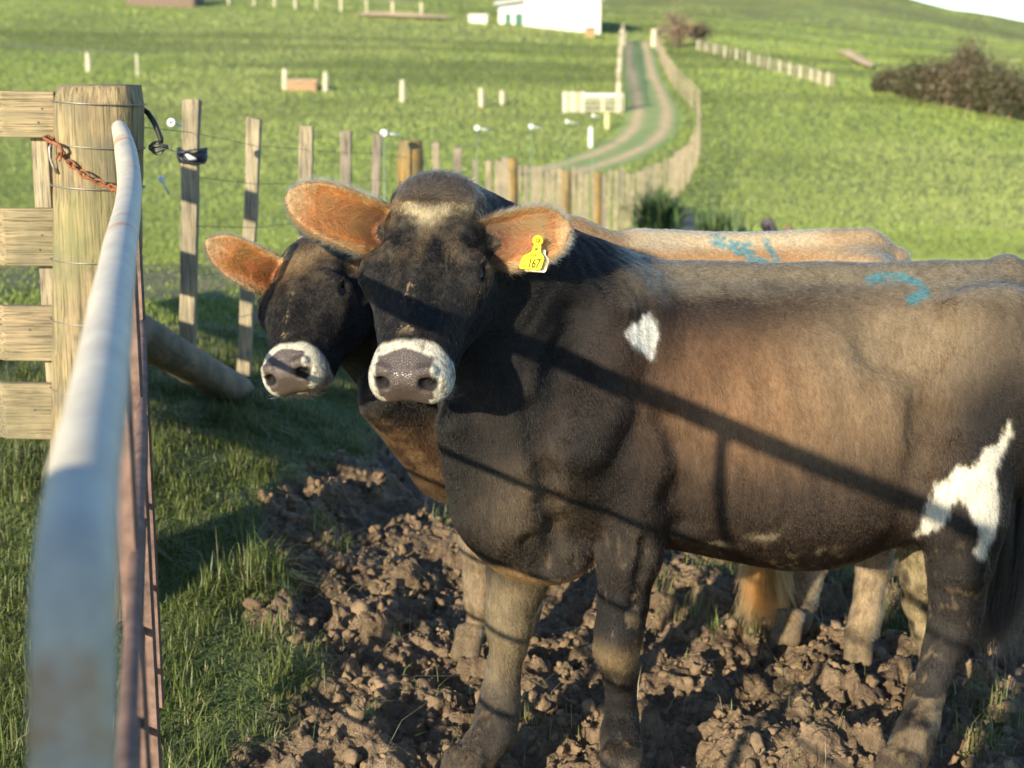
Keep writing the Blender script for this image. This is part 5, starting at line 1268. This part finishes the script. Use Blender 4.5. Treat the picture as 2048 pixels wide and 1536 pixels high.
wirefence('top_fence', 'distant pale fence along the top edge of the field', [(300, 5), (500, 12), (640, 20), (800, 34), (900, 38)], 2.2, 1.1, .12, [M_pale], 60, (.9,), .02)
for k, (a, b) in enumerate((((1246, 62), 92), ((1308, 60), 94))):
    post_px(a[0], a[1], b, 14, M_pale, ('thick gatepost on the shed side of the track top', 'thick gatepost on the hill side of the track top')[k])
# white pen beside the lane
def pen():
    p = hit(1145, 228); s = p[1] / FPX; r = thing('sheep_pen', 'white slatted gate and rail pen by the bend of the track', 'pen', tuple(p)); X = lambda u: (u - 1024) / .985 * s; x, y, z = p; Z = lambda v: z + (228 - v) * s
    for k, v in enumerate((190, 198, 206, 214, 222)):
        mb = MB(); mb.box((X(1124), y, Z(v) - .05), (X(1164), y + .05, Z(v) + .04)); mb.build('slat', M_pale, r)
    for u in (1126, 1142, 1162, 1200, 1238):
        mb = MB(); mb.box((X(u) - .06, y + .052, z - .2), (X(u) + .06, y + .16, Z(186 if u < 1165 else 192))); mb.build('post', M_wpaint if u < 1165 else M_pale, r)
    for v, w in ((193, .07), (203, .03), (213, .03), (222, .03)):
        mb = MB(); mb.box((X(1165), y + .0, Z(v) - w), (X(1240), y + .05, Z(v) + w)); mb.build('rail', M_wpaint if w > .05 else M_pale, r)
pen()
# clay slip on the hill: a bare patch in the turf
def patch(name, uv, mat, lift=.06):
    pts = [hit(u, v) for u, v in uv]; c = np.mean(pts, 0); c[2] = land(c[0], c[1]); vs = [(c[0], c[1], c[2] + lift * 2)] + [(p[0], p[1], p[2] + lift) for p in pts]; n = len(pts)
    mb = MB(); mb.add(vs, [(0, 1 + i, 1 + (i + 1) % n) for i in range(n)]); o = mb.build(name, mat, None, True); o['kind'] = 'structure'
M_clay = plain('orange_clay', (.68, .48, .26), .95, 0, .25, .4, 0)
patch('clay_bank', [(1675, 108), (1700, 106), (1728, 122), (1750, 136), (1742, 142), (1722, 134), (1700, 122), (1684, 114)], M_clay, .2)
patch('dirt_strip', [(706, 32), (760, 30), (830, 33), (890, 38), (905, 42), (870, 42), (790, 38), (730, 36)], M_clay, .2)
patch('dirt_path', [(1362, 420), (1378, 424), (1392, 452), (1398, 490), (1352, 490), (1366, 455)], plain('bare_dirt', (.24, .16, .10), .95, 0, .3, 3, .8), .03)

# trees and bushes: limbs plus many leaf-sized faces
def crown(r, name, c, rad, n, size, cols, mat, clumps=14, gap=.35):
    cc = []; 
    for _ in range(clumps):
        d = RNG.normal(0, 1, 3); d /= np.linalg.norm(d); cc.append(c + d * rad * RNG.uniform(.25, .78))
    cc = np.array(cc); k = RNG.integers(0, clumps, n); q = cc[k] + RNG.normal(0, 1, (n, 3)) * np.array(rad) * gap * RNG.uniform(.5, 1.0, (clumps, 1))[k]
    a = RNG.normal(0, 1, (n, 3)); a /= np.linalg.norm(a, axis=1, keepdims=True); b = np.cross(a, RNG.normal(0, 1, (n, 3))); b /= np.linalg.norm(b, axis=1, keepdims=True)
    s = size * RNG.uniform(.6, 1.4, (n, 1)); V = np.stack([q - a * s, q + b * s * .45, q + a * s, q - b * s * .45], 1).reshape(-1, 3)
    col = np.array(cols)[RNG.integers(0, len(cols), n)] * RNG.uniform(.7, 1.3, (n, 1)) * (.7 + .6 * RNG.random(clumps))[k][:, None]
    return mesh_np(name, V, np.arange(4 * n), np.full(n, 4), mat, r, False, np.repeat(col, 4, 0))
M_bark = plain('bark', (.16, .11, .08), .9, 0, .3, 20, .6)
def limb_tree(r, p, h, nl, rad, name='limbs', spread=.6):
    mb = MB(); p = np.array(p); mb.tube([p - [0, 0, .3], p + [0, 0, h * .35], p + [.05 * h, 0, h * .6]], [rad, rad * .75, rad * .45], 8); mb.build('trunk', M_bark, r, True); mb = MB()
    for i in range(nl):
        a = RNG.uniform(0, 6.28); e = RNG.uniform(.5, 1.2); s = p + [0, 0, h * RNG.uniform(.25, .6)]; d = np.array([math.cos(a) * math.cos(e), math.sin(a) * math.cos(e), math.sin(e)]); L = h * RNG.uniform(.3, .55) * spread * 1.5
        m = s + d * L * .5 + RNG.normal(0, .05 * h, 3); t = s + d * L + RNG.normal(0, .05 * h, 3); mb.tube([s, m, t], [rad * .4, rad * .25, rad * .08], 5)
        for _ in range(3): t2 = m + (t - m) * RNG.random() + RNG.normal(0, .13 * h, 3) * [1, 1, .8]; mb.tube([m, (m + t2) / 2 + RNG.normal(0, .02 * h, 3), t2], [rad * .16, rad * .1, rad * .04], 4)
    mb.build(name, M_bark, r, True)
def bush(u, v, w, h, label, cols, grp=None, name='bush', n=2600, size=.10, gap=.30):
    p = hit(u, v); s = p[1] / FPX; r = thing(name, label, 'bush' if name == 'bush' else 'tree', tuple(p), grp); H_ = h * s; W_ = w * s / 2
    limb_tree(r, p, H_, 7, .05 + H_ * .02); crown(r, 'crown', p + [0, W_ * .4, H_ * .52], np.array([W_, W_ * .8, H_ * .52]), n, size, cols, M_leaf, 16, gap); return r
OL = [(.12, .105, .06), (.15, .12, .07), (.10, .10, .05), (.07, .085, .035)]; GB = 'dark bushes along the foot of the hill'
row = [(1775, 188, 60, 42, 'lowest dark bush at the tapering end of the row', OL), (1812, 196, 66, 58, 'second bush of the row, low and dark grey green', OL), (1850, 204, 80, 76, 'dark round bush joining the low end and the tall brown bushes', OL),
       (1893, 212, 90, 92, 'broad brownish bush just before the tallest one', OL[:2]), (1938, 222, 100, 122, 'tallest bush of the row, rounded and brown topped', OL[:2]), (1980, 230, 96, 108, 'brown bush standing against the far side of the tallest', OL), (2020, 238, 100, 92, 'grey brown bush next to last of the row', OL), (2062, 246, 100, 90, 'last bush of the row, cut by the edge of the picture', OL)]
for a in row: bush(a[0], a[1], a[2], a[3], a[4], a[5], GB, 'bush', 5200, .075, .34)
bush(1352, 96, 78, 78, 'pinkish bare twiggy tree beside the gatepost at the track top', [(.26, .16, .12), (.20, .13, .09), (.32, .22, .15)], None, 'tree', 900, .10, .34)
bush(1392, 90, 70, 44, 'small sparse brown shrub at the upper end of the hill fence', [(.22, .15, .10), (.14, .12, .06)], None, 'bush', 700, .10, .34)
def weed(u, v, w, h, n, label, cols=((.07, .12, .04), (.10, .16, .055), (.14, .19, .08))):
    p = hit(u, v); s = p[1] / FPX; W_, H_ = w * s / 2, h * s; r = thing('thistle', label, 'weed', tuple(p), 'thistles and docks at the fence foot')
    x = p[0] + RNG.normal(0, W_ * .45, n); y = p[1] + RNG.normal(0, W_ * .45, n); c = np.array(cols)[RNG.integers(0, len(cols), n)] * RNG.uniform(.7, 1.2, (n, 1))
    V, f, sz, cl = blades('g', x, y, H_ * RNG.uniform(.4, 1.2, n), np.full(n, W_ * .16), c, .8, z=land(x, y)); mesh_np('leaves', V, f, sz, M_leaf, r, colors=cl)
    mb = MB()
    mb.tube([p - [0, 0, .05], p + [0.01, 0, H_ * .5], p + [0.02, 0, H_ * .9]], [.012, .01, .005], 6); mb.build('stem', M_bark, r, True)
weed(1312, 462, 80, 90, 320, 'dark green leafy weed right under the last tall battens'); weed(1345, 440, 50, 50, 120, 'green weed between the fence foot and the bare dirt path')
weed(1432, 492, 90, 75, 320, 'rounded green thistle right of the bare dirt path'); weed(1465, 498, 40, 40, 100, 'small thistle beside the pale stump'); weed(1560, 492, 40, 36, 80, 'low green weed beside the dark stump')
def stump(u, v, w, h, mat, label):
    p = hit(u, v); s = p[1] / FPX; r = thing('stump', label, 'stump', tuple(p)); a = p + [-w * s * .4, 0, h * s * .9]; b = p + [w * s * .4, .1, -.02]
    vs, fs = round_post((0, 0, 0), (0, 0, 1), h * s * .32, h * s * .26, n=14, seg=8, rough=.02, seed=4); ax = Vector(b - a); q = ax.to_track_quat('Z', 'Y'); mb = MB(); mb.add([tuple(q @ Vector((x, y, z * ax.length)) + Vector(a)) for x, y, z in vs], fs); mb.build('wood', mat, r, True)
stump(1494, 490, 34, 34, plain('pale_stump', (.42, .31, .20), .9, 0, .3), 'pale broken stump between the thistles beyond the calves'); stump(1545, 486, 36, 46, plain('dark_stump', (.10, .085, .09), .9, 0, .3), 'dark grey stump beyond the back of the tan calf'); stump(1590, 486, 50, 30, plain('brown_stump', (.26, .17, .11), .9, 0, .3), 'low brown log next to the dark grey stump')
